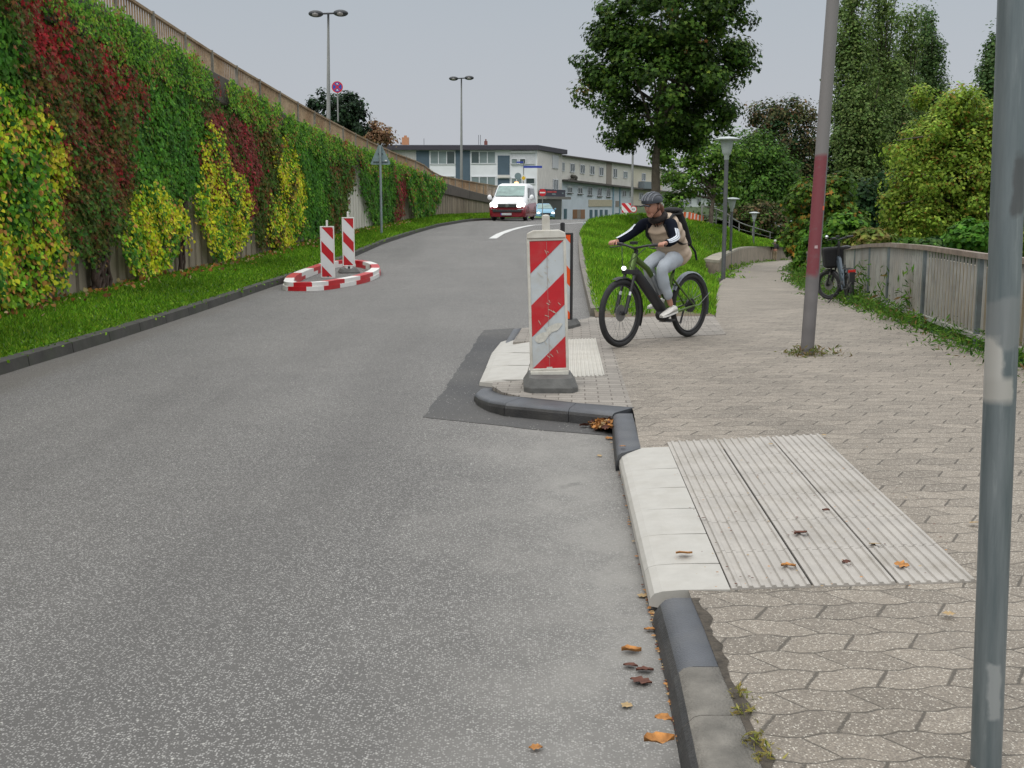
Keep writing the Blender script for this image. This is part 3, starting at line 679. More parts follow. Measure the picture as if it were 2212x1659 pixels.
creeper('last green creeper with yellow tips before the bare end of the wall', [(882, 368), (925, 378), (962, 395), (958, 425), (942, 440), (935, 466), (905, 472), (890, 445), (878, 410)], GRN, .19, 170, .45, pal2=HNG)
creeper('thin olive layer of creeper shoots filling the gaps high on the wall', [(-100, -60), (146, 71), (258, 120), (433, 206), (552, 262), (700, 300), (760, 350), (742, 440), (732, 480), (700, 500), (620, 500), (590, 500), (560, 460), (500, 390), (440, 395), (395, 420), (300, 410), (255, 480), (235, 520), (165, 505), (120, 470), (-100, 500)], BRN, .13, 210, .16, pal2=DGR)
creeper('olive lower fringe of the dark red creeper around its bare trunk', [(150, 420), (290, 400), (262, 480), (240, 540), (205, 580), (165, 540), (130, 490)], BRN, .13, 260, .45, pal2=DGR, tpl='star')
# ivy hanging over the coping
creeper('first long curtain of ivy hanging over the coping below the railing', [(-100, -160), (183, -8), (304, 55), (440, 138), (452, 160), (446, 212), (400, 196), (300, 145), (225, 100), (120, 20)], HNG, .10, 420, .12, off=.13, tpl='lobe', name='hanging_ivy')
creeper('thin red strands of ivy on the dark coping after the first curtain', [(448, 165), (478, 178), (474, 215), (462, 208), (456, 180)], RED, .10, 240, .08, off=.13, name='hanging_ivy', spread=.6)
creeper('second curtain of green ivy over the coping', [(502, 182), (606, 232), (604, 290), (560, 270), (506, 238)], HNG, .11, 380, .12, off=.13, name='hanging_ivy')
creeper('third long curtain of green ivy over the coping left of the pale bare stripe', [(616, 248), (700, 287), (768, 318), (762, 352), (700, 335), (622, 300)], HNG, .12, 330, .14, off=.13, name='hanging_ivy')
creeper('fourth curtain of ivy over the coping behind the triangular sign', [(776, 318), (850, 350), (905, 370), (902, 392), (850, 385), (780, 362)], HNG, .13, 300, .14, off=.13, name='hanging_ivy')
# ================================================================ GRASS
def blades(name, pts, hgt, cols, wd=.008, label='', lean=.35, cat='grass'):
    n = len(pts); ang = NR.uniform(0, 6.28, n); ln = NR.normal(0, lean, (n, 2)); h = hgt*NR.uniform(.5, 1.3, n)
    wv = np.stack([np.cos(ang), np.sin(ang), np.zeros(n)], 1)*(wd*NR.uniform(.7, 1.4, n))[:, None]
    tip = pts+np.stack([ln[:, 0]*h, ln[:, 1]*h, h], 1)
    V = np.stack([pts-wv, pts+wv, tip], 1).reshape(-1, 3)
    me = bpy.data.meshes.new(name); me.vertices.add(n*3); me.vertices.foreach_set('co', V.ravel()); me.loops.add(n*3)
    me.loops.foreach_set('vertex_index', np.arange(n*3, dtype=np.int32)); me.polygons.add(n); me.polygons.foreach_set('loop_start', np.arange(0, n*3, 3, dtype=np.int32))
    at = me.attributes.new('tint', 'FLOAT_COLOR', 'FACE'); at.data.foreach_set('color', np.hstack([cols, np.ones((n, 1))]).astype(np.float32).ravel())
    me.materials.append(GRASSM); me.update(calc_edges=True); o = bpy.data.objects.new(name, me); COL.objects.link(o)
    return tag(o, label, cat, kind='stuff')
GP = [(.12, .26, .016, 4), (.18, .35, .022, 3), (.07, .18, .012, 2), (.27, .40, .04, 1)]
def on_lawn(n):
    Y = 6.5*np.exp(NR.random(n)*math.log(72/6.5)*1.0); u = NR.random(n)**1.0; o = []
    for y, a in zip(Y, u): o.append((XL(y)-.13+(WX(y)+.05-XL(y)+.13)*a, y, lawn_z(y, a)-.005))
    return np.array(o)
p_ = on_lawn(70000); sz = np.maximum(.05, p_[:, 1]*.0022)
blades('grass', p_, sz, pick(GP, len(p_), .2)*(1+.25*np.sin(p_[:, 0:1]*2)*np.sin(p_[:, 1:2]*.9)), wd=.006+p_[:, 1]*.0004, label='short mown grass on the verge below the creeper wall', lean=.5)
G = np.array(MND); nr, nc = G.shape[:2]
def on_mound(n):
    wr = np.array([np.linalg.norm(G[i+1, 0]-G[i, 0])+np.linalg.norm(G[i+1, -1]-G[i, -1]) for i in range(nr-1)]); wdt = np.array([np.linalg.norm(G[i, 0]-G[i, -1]) for i in range(nr-1)])
    dist = G[:-1, 10, 1]; pr = wr*wdt/dist**1.3; pr /= pr.sum()
    i = NR.choice(nr-1, n, p=pr); a = NR.random(n); c = NR.random(n)*(nc-1-1e-6); j = c.astype(int); f = c-j
    q = (G[i, j]*(1-f)[:, None]+G[i, j+1]*f[:, None])*(1-a)[:, None]+(G[i+1, j]*(1-f)[:, None]+G[i+1, j+1]*f[:, None])*a[:, None]
    return q
p_ = on_mound(90000); bn = p_[:, 1]+np.sin(p_[:, 0]*5)*.5+NR.normal(0, .35, len(p_)); p_ = p_[bn > 15.9]
blades('grass', p_, .07+p_[:, 1]*.0011, pick(GP, len(p_), .2)*(1+.25*np.sin(p_[:, 0:1]*1.7)*np.sin(p_[:, 1:2]*.8)), wd=.008+p_[:, 1]*.00035, label='longer green grass on the mound behind the cyclist', lean=.4)
# ================================================================ TREES, BUSHES
mbark = M('bark', (.085, .07, .052), .95, var=.35, sc=6, bump=.8, bsc=18)
def crown_pts(blobs, nclump, nleaf, cr_, out=.55, flat=.75):
    vol = np.array([b[3]*b[4]*b[5] for b in blobs])**.75; pr = vol/vol.sum(); C = []; Nn = []
    for _ in range(nclump):
        b = blobs[NR.choice(len(blobs), p=pr)]; v = NR.normal(0, 1, 3); v /= np.linalg.norm(v); r = NR.random()**(1/3)*(1-out)+out*NR.uniform(.75, 1.02)
        c = np.array(b[:3])+v*np.array(b[3:6])*r; k = max(3, int(nleaf*NR.uniform(.5, 1.5))); q = cr_*NR.uniform(.6, 1.35)
        l = NR.normal(0, 1, (k, 3)); l /= np.linalg.norm(l, axis=1, keepdims=True); l *= (NR.random((k, 1))**.45)
        C.append(c+l*np.array([q, q, q*flat])); Nn.append(l+v*.5+np.array([0, 0, .55])+NR.normal(0, .35, (k, 3)))
    return np.concatenate(C), np.concatenate(Nn)
def tree(name, label, cat, base, blobs, nclump, nleaf, cr_, leaf, pal, trunk=.2, top=None, tpl='quad', nbr=14, group=None, out=.55, pal2=None, shade=.25, hang=False, flat=.75):
    base = Vector(base); t_ = thing(name, label, cat, base, 0, group)
    C, Nn = crown_pts(blobs, nclump, nleaf, cr_, out, flat); n = len(C)
    cols = pick(pal, n, .15)
    # every clump keeps its own hue
    cid = np.repeat(np.arange(n//nleaf+2), nleaf)[:n]; hv = NR.normal(1, shade, cid.max()+1)[cid]; cols = cols*np.clip(hv, .5, 1.6)[:, None]
    if pal2 is not None:
        m_ = (NR.random(cid.max()+1) < pal2[1])[cid]; c2 = pick(pal2[0], n); cols[m_] = c2[m_]
    leaves('crown', C, Nn, leaf*NR.uniform(.6, 1.3, n), cols, tpl, t_, down=hang)
    if trunk:
        bc = Vector(np.mean([b[:3] for b in blobs], axis=0)); tp = Vector(top) if top is not None else Vector((bc.x, bc.y, bc.z))
        b = MB(); pts = []; rad = []
        for i in range(9):
            p = base.lerp(tp, i/8); p.x += trunk*.25*math.sin(i*1.7); pts.append(p); rad.append(trunk*(1.25 if i == 0 else 1-.085*i))
        b.tube(pts, rad, 10)
        for k in range(nbr):
            bl = blobs[k % len(blobs)]; s_ = base.lerp(tp, R.uniform(.45, .95)); v = NR.normal(0, 1, 3); v /= np.linalg.norm(v)
            e_ = Vector((bl[0]+v[0]*bl[3]*.75, bl[1]+v[1]*bl[4]*.75, bl[2]+abs(v[2])*bl[5]*.6)); mid = s_.lerp(e_, .5); mid.z += (e_-s_).length*.08
            b.tube([s_, s_.lerp(mid, .5), mid, e_], [trunk*.38, trunk*.3, trunk*.2, trunk*.07], 6)
        b.build('trunk', mbark, t_, world=True)
    return t_
def blob(x, y, Y, rx, rz=None, ry=None):   # centre from the photograph, radii in photo pixels at that distance
    p = D(x, y, Y); k = Y/F_; rx_ = rx*k; rz_ = (rz or rx)*k
    return (p.x, p.y, p.z, rx_, (ry*k if ry else min(rx_, rx_)), rz_)
MPL = [(.042, .09, .014, 4), (.07, .135, .02, 3), (.024, .055, .01, 3), (.11, .18, .025, 1)]
tree('maple_tree', 'tall dark green maple on the grass mound directly behind the cyclist', 'tree', D(1412, 466, 50),
     [blob(1435, 190, 50, 150, 120), blob(1340, 130, 50, 90, 80), blob(1530, 120, 50, 92, 90), blob(1440, 40, 50, 150, 110), blob(1350, 255, 50, 62, 55), blob(1540, 235, 50, 55, 50), blob(1292, 170, 50, 46, 30),
      blob(1590, 120, 50, 42, 34), blob(1465, 285, 50, 70, 45), blob(1440, -60, 50, 110, 70), blob(1265, 200, 50, 22, 14), blob(1350, 300, 50, 40, 22), blob(1575, 20, 50, 50, 45)],
     420, 115, .62, .175, MPL, trunk=.22, top=D(1432, 120, 50), tpl='star', nbr=22, out=.35, pal2=([(.10, .12, .02, 2), (.16, .07, .02, 1)], .02))
LGT = [(.10, .20, .03, 4), (.15, .26, .04, 3), (.055, .13, .02, 2)]
tree('slender_tree', 'small airy light green tree on the slope right of the maple', 'tree', D(1532, 511, 61),
     [blob(1480, 385, 62, 55, 45), blob(1560, 400, 62, 45, 45), blob(1530, 330, 62, 50, 38), blob(1455, 440, 62, 28, 30), blob(1590, 350, 62, 26, 30), blob(1440, 330, 62, 30, 24)], 170, 44, .5, .19, LGT, .15, D(1548, 360, 62), nbr=16, out=.3, tpl='quad')
DKG = [(.018, .05, .018, 3), (.03, .075, .022, 3), (.045, .10, .03, 1)]
MDG = [(.07, .15, .025, 4), (.10, .20, .03, 3), (.04, .09, .02, 2)]
BRT = [(.11, .09, .04, 3), (.085, .10, .035, 3), (.16, .10, .05, 1), (.055, .06, .025, 2)]
tree('broad_tree', 'mid green tree with a leaning crown behind the nearest path lamp', 'tree', D(1640, 545, 118),
     [blob(1620, 330, 118, 62, 55), blob(1640, 410, 118, 70, 60), blob(1600, 440, 118, 40, 50), blob(1680, 380, 118, 45, 60), blob(1590, 370, 118, 40, 50)], 300, 60, 1.1, .30, MDG, .35, nbr=14, out=.4)
tree('tall_brown_tree', 'tall tree turning brown with bare twigs behind the leaning lamp pole', 'tree', D(1700, 530, 140),
     [blob(1690, 300, 140, 70, 60), blob(1660, 250, 140, 42, 34), blob(1715, 245, 140, 45, 30), blob(1700, 400, 140, 75, 70), blob(1640, 320, 140, 35, 45), blob(1740, 340, 140, 35, 45)], 430, 40, 1.2, .34, BRT, .5, nbr=26, out=.35, pal2=(DKG, .35))
tree('brown_bush', 'rounded olive brown bush on the slope above the walking man', 'bush', D(1640, 535, 112),
     [blob(1640, 475, 112, 50, 42), blob(1600, 470, 112, 34, 30), blob(1690, 490, 112, 34, 40)], 130, 34, .9, .3, BRT, 0, out=.5, pal2=(MDG, .3))
tree('dark_tree', 'dark green round tree low behind the path bend', 'tree', D(1745, 530, 150), [blob(1735, 440, 150, 40, 70), blob(1770, 400, 150, 45, 90)], 120, 34, 1.5, .5, DKG, .4)
def poplar(label, x0, x1, ytop, ybot, Y, pal, n=230):
    xc = (x0+x1)/2; r_ = (x1-x0)/2; bl = []; k = 9
    for i in range(k):
        f = i/(k-1); yy = ytop+(ybot-ytop)*(.05+.9*f); w_ = r_*(.42+.85*math.sin(min(1, f*1.4+.12)*math.pi/2)); bl.append(blob(xc+R.uniform(-.1, .1)*r_, yy, Y, w_, (ybot-ytop)/k*.9))
        bl.append(blob(xc+R.uniform(-.6, .6)*r_, yy-5, Y-2, w_*.6, (ybot-ytop)/k*.8))
        bl.append(blob(xc, yy, Y, w_*.5, (ybot-ytop)/k*.9))
    tree('poplar_tree', label, 'poplar', D(xc, 560, Y), bl, int(n*1.6), 56, 1.25, .36, pal, .5, D(xc, ytop+60, Y), group='poplars in a row by the river', nbr=10, out=.4, shade=.14, flat=1.35)
PPL = [(.13, .195, .055, 3), (.17, .25, .07, 3), (.085, .14, .04, 2), (.13, .19, .06, 1)]
poplar('tallest poplar, first to the right of the leaning lamp pole', 1795, 1885, -60, 470, 150, PPL, 330)
poplar('second poplar, almost as tall and grown together with the first', 1860, 1950, -20, 480, 156, PPL, 330)
poplar('thinner poplar with a notched top, third from the leaning pole', 1925, 1985, 35, 470, 162, PPL, 200)
poplar('broad lower poplar filling the space between the first two', 1805, 1925, 170, 540, 147, PPL, 260)
poplar('lower leafy poplar in front of the thinner one', 1900, 1990, 210, 540, 152, PPL, 200)
poplar('rightmost dark poplar standing slightly apart behind the yellow-green tree', 1972, 2038, 30, 400, 168, [(.08, .14, .045, 3), (.11, .18, .055, 3), (.05, .10, .03, 2)], 220)
poplar('thin light poplar beside the grey foreground post', 2115, 2175, 85, 420, 120, [(.07, .13, .04, 3), (.10, .16, .05, 2)], 160)
YGT = [(.22, .33, .04, 4), (.31, .41, .06, 3), (.13, .22, .03, 2.4), (.28, .24, .04, .8), (.24, .12, .03, .35)]
tree('yellow_green_tree', 'large rounded yellow-green tree beyond the river fence', 'tree', D(2075, 600, 42),
     [blob(2060, 380, 42, 120, 130), blob(2010, 460, 42, 95, 85), blob(2090, 270, 42, 90, 70), blob(2000, 330, 42, 60, 75), blob(1975, 500, 42, 62, 50), blob(2150, 420, 42, 90, 150), blob(2180, 300, 42, 90, 90), blob(2040, 240, 42, 45, 40), blob(1950, 400, 42, 42, 60), blob(2060, 520, 42, 120, 45), blob(2250, 400, 42, 90, 180)]+[blob(2070+R.uniform(-150, 90), 385+R.uniform(-190, 150), 42+R.uniform(-2, 2), R.uniform(18, 42), R.uniform(16, 36)) for _ in range(26)],
     1150, 85, .5, .12, YGT, .22, D(2070, 300, 42), tpl='quad', nbr=26, out=.5, shade=.12)
tree('dark_bush', 'very dark shrub in the hollow between the poplars and the yellow-green tree', 'bush', D(1900, 600, 60), [blob(1890, 500, 60, 45, 60), blob(1920, 420, 60, 28, 60), blob(1860, 450, 60, 30, 60)], 90, 40, .7, .22, DKG, 0, out=.4)
ORG = [(.09, .17, .025, 4), (.13, .22, .03, 2), (.30, .17, .03, .8), (.05, .11, .02, 2)]
tree('young_maple', 'young maple with a few orange leaves behind the leaning pole', 'tree', D(1770, 600, 48),
     [blob(1800, 430, 48, 45, 60), blob(1750, 440, 48, 50, 60), blob(1735, 510, 48, 38, 50), blob(1820, 500, 48, 50, 55)], 190, 40, .42, .2, ORG, .1, tpl='star', out=.4, pal2=([(.34, .15, .03, 3), (.28, .22, .03, 2)], .07))
BSH = [(.085, .20, .02, 4), (.14, .27, .03, 3), (.045, .12, .018, 2)]
for i, (lab, x, y, Y, rx, rz, pal) in enumerate([
    ('bright green bush leaning over the start of the river fence', 1765, 520, 36, 36, 40, BSH),
    ('bush left of the parked bicycle with long light leaves', 1738, 560, 40, 20, 34, BSH),
    ('light green bush just above the handlebar of the parked bicycle', 1825, 500, 34, 42, 36, BSH),
    ('yellowish bush with dry tips over the fence right of the parked bicycle', 1880, 520, 27, 46, 28, [(.17, .2, .04, 3), (.24, .2, .06, 2), (.09, .15, .02, 2)]),
    ('green shrub over the middle of the river fence', 1975, 545, 22, 60, 24, MDG),
    ('broad leafed bright shrub behind the right end of the fence', 2100, 510, 19, 50, 34, [(.07, .19, .02, 4), (.11, .25, .03, 2), (.03, .1, .015, 1)]),
    ('dark shrub between the fence and the yellow-green tree', 2040, 540, 26, 70, 26, DKG)]):
    tree('bush', lab, 'bush', D(x, y+rz, Y), [blob(x, y, Y, rx, rz), blob(x-rx*.5, y+8, Y, rx*.6, rz*.8), blob(x+rx*.5, y+5, Y, rx*.6, rz*.9)], int(70+rx), 36, rx*Y/F_*.28, Y*.0042+.02, pal, 0, group='bushes behind the river fence', out=.45, shade=.2)
# foliage far off
tree('street_tree', 'dark green tree behind the railing beside the no stopping sign', 'tree', D(740, 330, 110),
     [blob(700, 235, 110, 32, 32), blob(740, 240, 110, 40, 40), blob(765, 225, 110, 18, 28), blob(690, 215, 110, 14, 18), blob(775, 265, 110, 26, 28), blob(720, 275, 110, 50, 26), blob(762, 205, 110, 9, 14)], 170, 40, .62, .3, [(.03, .055, .03, 3), (.04, .075, .035, 3), (.02, .035, .022, 2)], .3, out=.35)
tree('autumn_tree', 'small pale orange autumn tree above the flat roof', 'tree', D(825, 330, 128),
     [blob(810, 285, 128, 22, 22), blob(835, 295, 128, 24, 18), blob(800, 300, 128, 18, 20)], 70, 34, .7, .3, [(.26, .16, .09, 3), (.20, .11, .06, 2), (.3, .22, .12, 1)], .2, out=.3)
# weeds along the fence, round the pole, at the path edge
def tuft(label, pts_, n, h, pal, name='weeds', tpl='long', sz=.05, spread=.15):
    C = []
    for p in pts_:
        k = NR.normal(0, 1, (n, 3))*np.array([spread, spread, .0]); hh = NR.random(n)**.8*h*np.exp(-(k[:, 0]**2+k[:, 1]**2)/(2*spread*spread))
        k[:, 2] = hh; C.append(np.array(p)+k)
    C = np.concatenate(C); N_ = NR.normal(0, 1, C.shape)+np.array([0, -.4, .5])
    o = leaves(name, C, N_, sz*NR.uniform(.5, 1.4, len(C)), pick(pal, len(C)), tpl)
    return tag(o, label, 'weeds', kind='stuff')
WD = [(.075, .17, .02, 4), (.12, .22, .03, 2), (.04, .1, .015, 2), (.2, .13, .05, .5)]
fp = [(FXr(y)+R.uniform(-.03, .35), y, zp(y)) for y in np.arange(8.5, 34, .22)]
tuft('low weeds growing along the foot of the river fence', fp, 90, .22, WD, sz=.05, spread=.14)
tuft('taller weeds at the foot of the river fence', [(FXr(y)+.18, y, zp(y)) for y in (14.5, 16, 18, 18.5, 22.5, 23.5, 24.5, 26, 27, 28, 30)], 130, .75, WD, sz=.075, spread=.13)
tuft('weeds and grass beside the path bend', [(FXr(y)+R.uniform(.35, 1.1), y, zp(y)) for y in np.arange(27, 60, .8)], 130, .5, WD, sz=.11, spread=.3)
tuft('grass along the foot of the low curved wall', [tuple(Pz(x, y, zp)+Vector((.05, -.1, 0))) for x, y in [(1557, 600), (1562, 596), (1570, 588), (1578, 581), (1590, 577), (1604, 573), (1618, 569), (1632, 567), (1650, 565), (1660, 564), (1690, 562)]], 90, .22, GP, sz=.12, spread=.3)

pts = [(WX(y)+R.uniform(.15, .5), y, WZ(y)+.03) for y in np.arange(9, 50, .5)]
tuft('orange and pale fallen leaves along the foot of the creeper wall', pts, 9, .05, [(.45, .2, .06, 3), (.5, .38, .2, 2), (.2, .09, .04, 2)], name='leaf_litter', tpl='heart', sz=.06, spread=.2)
pts = [(XL(y)-R.uniform(.14, .3), y, lawn_z(y, .04)) for y in np.arange(6, 50, .25)]
tuft('clover and taller grass leaning over the left kerb', pts, 26, .07, GP, name='verge_weeds', tpl='heart', sz=.03, spread=.09)
def mass(name, label, pts, rad, n, leaf, pal, cat='woodland', tpl='quad'):
    C = []; N_ = []; cols = []
    for p, r_ in zip(pts, rad):
        l = NR.normal(0, 1, (n, 3)); l /= np.linalg.norm(l, axis=1, keepdims=True); C.append(np.array(p)+l*np.array(r_)*NR.uniform(.55, 1.05, (n, 1))); N_.append(l+NR.normal(0, .5, l.shape)+np.array([0, 0, .4]))
        cols.append(pick(pal, n)*NR.uniform(.6, 1.4))
    C = np.concatenate(C); o = leaves(name, C, np.concatenate(N_), leaf*NR.uniform(.6, 1.3, len(C)), np.concatenate(cols), tpl)
    return tag(o, label, cat, kind='stuff')
pts = [tuple(D(x, 505+R.uniform(-18, 15), Yq)) for x, Yq in [(1545+i*9.5, R.uniform(125, 170)) for i in range(78)]]
mass('woodland', 'dark mass of trees and undergrowth far behind the path bend', pts, [(R.uniform(3, 5), 3, R.uniform(3.5, 6)) for _ in pts], 420, .6, [(.04, .08, .018, 3), (.07, .12, .025, 2), (.08, .075, .03, 1)])
pts = []
for _ in range(120):
    y = R.uniform(9, 62); x = FXr(y)+R.uniform(.9, 6); pts.append((x, y, zp(y)-.5-.2*(x-FXr(y))))
mass('undergrowth', 'tangled green undergrowth on the bank below the river fence', pts, [(R.uniform(.6, 1.2), 1., R.uniform(.45, .9)) for _ in pts], 260, .13, BSH+DKG, 'undergrowth')
# ================================================================ RIVER FENCE, LOW WALL, POLES
mgalv = M('galvanised_steel', (.16, .19, .2), .5, .55, var=.35, sc=3, dirt=(.30, .30, .27), dsc=5, damt=.4)
mfrail = M('weathered_rail', (.20, .155, .12), .8, var=.3, sc=6, dirt=(.28, .27, .25), dsc=3, damt=.6)
mfbar = M('fence_bar_steel', (.38, .38, .35), .6, .25, var=.3, sc=4, dirt=(.16, .11, .07), dsc=2, damt=.6)
mfpan = NT('stained_panel')
c_ = mfpan.mix(mfpan.rng(mfpan.noise(1.2, 4, .6), .38, .62), (.36, .34, .29), (.30, .24, .15)); c_ = mfpan.scale(c_, mfpan.rng(mfpan.noise(3, 4, .6, mfpan.mapv((3, 3, .5))), .3, .7, .6, 1.3)); mfpan = mfpan.fin(c_, .85)
_fl = [Pz(x, y, lambda Y: zp(Y)+.1) for x, y in [(2111, 729), (1930, 663), (1879, 645), (1830, 628), (1780, 612), (1742, 600)]]
_ft = [(-5, _fl[0].x-.1), (7, _fl[0].x-.05)]+[(p.y, p.x) for p in _fl]; _ft.append((_ft[-1][0]+20, _ft[-1][1]+5.2)); fx = smooth_tab(_ft, 3)
fy0 = 6.; stn = [3.2]+list(np.arange(5.3, 40, 2.15))
fen = thing('river_fence', 'weathered steel bar fence with stained panels along the riverside path', 'fence', (fx(14), 14, zp(14)))
HFf = lambda y: .92-.13*min(1, max(0, (y-18)/13))
for y, y1 in zip(stn[:-1], stn[1:]):
    b = MB(); HF = HFf(y); b.beam((fx(y), y, zp(y)+HF), (fx(y1), y1, zp(y1)+HFf(y1)), .085, .055); b.build('top_rail', mfrail, fen, world=True)
    b = MB(); b.beam((fx(y), y, zp(y)+.10), (fx(y1), y1, zp(y1)+.10), .05, .05); b.build('bottom_rail', mfbar, fen, world=True)
    b = MB(); n = 17
    for i in range(1, n):
        t_ = i/n; yy = y+(y1-y)*t_; b.box((fx(y)+(fx(y1)-fx(y))*t_, yy, zp(y)+(zp(y1)-zp(y))*t_+(HF+.10)/2), (.022, .014, HF-.15))
    o = b.build('fence_bars', mfbar, fen, world=True)
    b = MB(); b.box((fx(y)+.005, y, zp(y)+HF/2), (.055, .045, HF+.02)); b.build('post', mgalv, fen, world=True)
    b = MB(); b.beam((fx(y)+.2, y, zp(y)+.42), (fx(y1)+.2, y1, zp(y1)+.42), .05, .72); b.build('back_panel', mfpan, fen, world=True)
# low curved concrete wall
mlow = M('old_concrete', (.27, .225, .17), .9, var=.25, sc=1.5, bump=.4, bsc=30, dirt=(.12, .11, .08), dsc=2, damt=.7)
mlowt = M('old_concrete_cap', (.33, .30, .24), .9, var=.2, sc=1.5, dirt=(.16, .15, .11), dsc=2, damt=.6)
top_o = [D(1553, 562, 42), D(1563, 552, 47), D(1576, 545, 54), D(1598, 536, 66), D(1627, 532, 81), D(1650, 532.5, 91), D(1674, 533, 101), D(1713, 534, 112)]
top_i = [D(1521, 559, 43), D(1540, 549.5, 48.5), D(1562, 542.5, 55.5), D(1588, 534.5, 67.5), D(1620, 530.7, 82.5), D(1646, 531.3, 92.5), D(1672, 532, 102.5), D(1713, 533, 113.5)]
to, ti = cr(top_o, 6), cr(top_i, 6)
lw = thing('low_wall', 'low curved concrete retaining wall between the grass mound and the path', 'wall', (to[0].x, to[0].y, zp(42)))
b = MB(); rows = []
for p, q in zip(to, ti): rows.append([(p.x, p.y, zp(p.y)-.3), (p.x, p.y, p.z-.1), (p.x, p.y, p.z-.1), (q.x, q.y, q.z-.1), (q.x, q.y, zp(q.y)-.3)])
b.grid(rows, sm=False); b.add(rows[0], [(0, 1, 3, 4)]); b.build('wall_body', mlow, lw, world=True)
b = MB(); rows = []
for p, q in zip(to, ti):
    d = (p-q); d.z = 0; d = d.normalized()*.03; rows.append([(p.x+d.x, p.y+d.y, p.z-.1), (p.x+d.x, p.y+d.y, p.z), (q.x-d.x, q.y-d.y, q.z), (q.x-d.x, q.y-d.y, q.z-.1)])
b.grid(rows, sm=False); r0 = rows[0]; b.add([(x, y-.03, z) for x, y, z in r0]+r0, [(0, 1, 2, 3), (0, 4, 5, 1), (1, 5, 6, 2), (2, 6, 7, 3), (3, 7, 4, 0)]); b.build('capping', mlowt, lw, world=True)
# railing on the ridge of the slope
mrl = M('grey_rail', (.28, .28, .27), .6, .3)
hr = thing('slope_railing', 'thin grey tubular handrail running down the grass slope', 'railing', mL[7])
pts = [mL[i] for i in (7, 8, 9, 10, 11)]; pts = cr(pts, 3)
b = MB(); b.tube([(p.x-.2, p.y+.3, p.z+.95) for p in pts], .04, 6); b.tube([(p.x-.2, p.y+.3, p.z+.5) for p in pts], .02, 6); b.build('handrail', mrl, hr, world=True)
for p in pts[::2]:
    b = MB(); b.tube([(p.x-.2, p.y+.3, p.z-.3), (p.x-.2, p.y+.3, p.z+.95)], .035, 6); b.build('post', mrl, hr, world=True)
# upper paved path behind the ridge
b = MB(); b.grid([[(p.x-.5, p.y+.5, p.z-.02), (p.x-2.6, p.y+2, p.z-.0)] for p in cl_[48:]], sm=False); struct(b.build('upper_path', M('upper_path', (.14, .135, .125), .9)))
# path lamps
mlp = M('lamp_grey', (.115, .118, .125), .5, .3, var=.15)
mlh = M('lamp_head', (.42, .46, .46), .35, .1, var=.06)
def path_lamp(label, x, ybase, ytop, Y, wob=0):
    p = D(x, ybase, Y); tp = D(x+(2 if wob else 0), ytop, Y); t_ = thing('path_lamp', label, 'lamp', p, 0, 'lamps along the riverside path'); h = tp.z-p.z
    b = MB(); b.tube([(0, 0, -.05), (0, 0, h-.62)], [.065, .06], 10); b.build('pole', mlp, t_)
    b = MB(); b.lathe((0, 0, h-.66), [(.06, 0), (.075, .02), (.075, .12), (.11, .16), (.13, .20), (.20, .56), (.2, .58)], 16); b.build('lantern', mlh, t_)
    b = MB(); b.lathe((0, 0, h), [(.0, -.09), (.36, -.09), (.38, -.06), (.36, -.045), (.2, .0), (0, .02)], 20); b.build('lamp_shade', mlh, t_)
    return t_
path_lamp('nearest path lamp with a white funnel head, beside the end of the low wall', 1562, 607, 296, 34.6)
path_lamp('second path lamp, just right of the nearest one and half hidden behind it', 1577, 581, 427, 56)
path_lamp('third and smallest path lamp, just left of the walking man', 1626, 567, 458, 82)
path_lamp('farthest thin lamp pole at the end of the low wall', 1713, 553, 476, 104)
# leaning lamp pole with faded red paint
mlean = NT('leaning_pole_paint'); gx, gy, gz = mlean.xyz()
edge = mlean.m('ADD', gz, mlean.m('MULTIPLY', mlean.m('SUBTRACT', mlean.noise(7, 3), .5), .10))
side = mlean.rng(gx, .038, .046, 1, 0)
f_ = mlean.m('MULTIPLY', mlean.m('MULTIPLY', mlean.rng(edge, .74, .80), mlean.rng(edge, 1.86, 1.90, 1, 0)), side); f_ = mlean.m('MULTIPLY', f_, mlean.rng(mlean.noise(14, 4), .25, .45, .6, 1))
base_ = mlean.scale((.150, .142, .142), mlean.rng(mlean.noise(6, 4), .3, .7, .85, 1.15)); base_ = mlean.mix(mlean.rng(gz, 1.86, 1.9), base_, (.19, .18, .175))
mlean = mlean.fin(mlean.mix(f_, base_, (.19, .045, .055)), .6)
p0 = P(1743, 765); p1 = D(1800, -8, p0.y); t_ = thing('leaning_pole', 'leaning grey lamp pole with faded dark red paint on its lower half', 'pole', p0)
t_.rotation_euler = (0, math.atan2(p1.x-p0.x, p1.z-p0.z), 0); h = (p1-p0).length
b = MB(); b.tube([(0, 0, -.05), (0, 0, h*.45), (0, 0, h)], [.064, .062, .058], 20); b.build('shaft', mlean, t_)
b = MB(); b.lathe((0, 0, h-.02), [(.058, 0), (.068, .01), (.068, .12), (.05, .13), (.05, 1.2)], 20); b.build('upper_shaft', mlp, t_)
b = MB(); b.add([(.034, -.052, 1.38), (.05, -.042, 1.38), (.05, -.042, 1.42), (.034, -.052, 1.42)], [(0, 1, 2, 3)]); b.build('sticker_rest', M('orange_scrap', (.6, .12, .05), .6), t_)
b = MB(); b.add([(-.02, -.0655, 1.02), (.012, -.0655, 1.02), (.008, -.0655, 1.05), (-.02, -.0655, 1.045)], [(0, 1, 2, 3)]); b.build('sticker_rest', M('pale_scrap', (.45, .33, .34), .6), t_)
tuft('dry grass round the foot of the leaning pole', [(p0.x+.1*math.cos(a), p0.y+.1*math.sin(a), 0) for a in np.arange(0, 6.3, .7)]+[(p0.x+.28, p0.y-.02, 0)], 40, .1, [(.16, .15, .04, 3), (.09, .14, .03, 2), (.2, .13, .07, 1)], sz=.035, spread=.07)
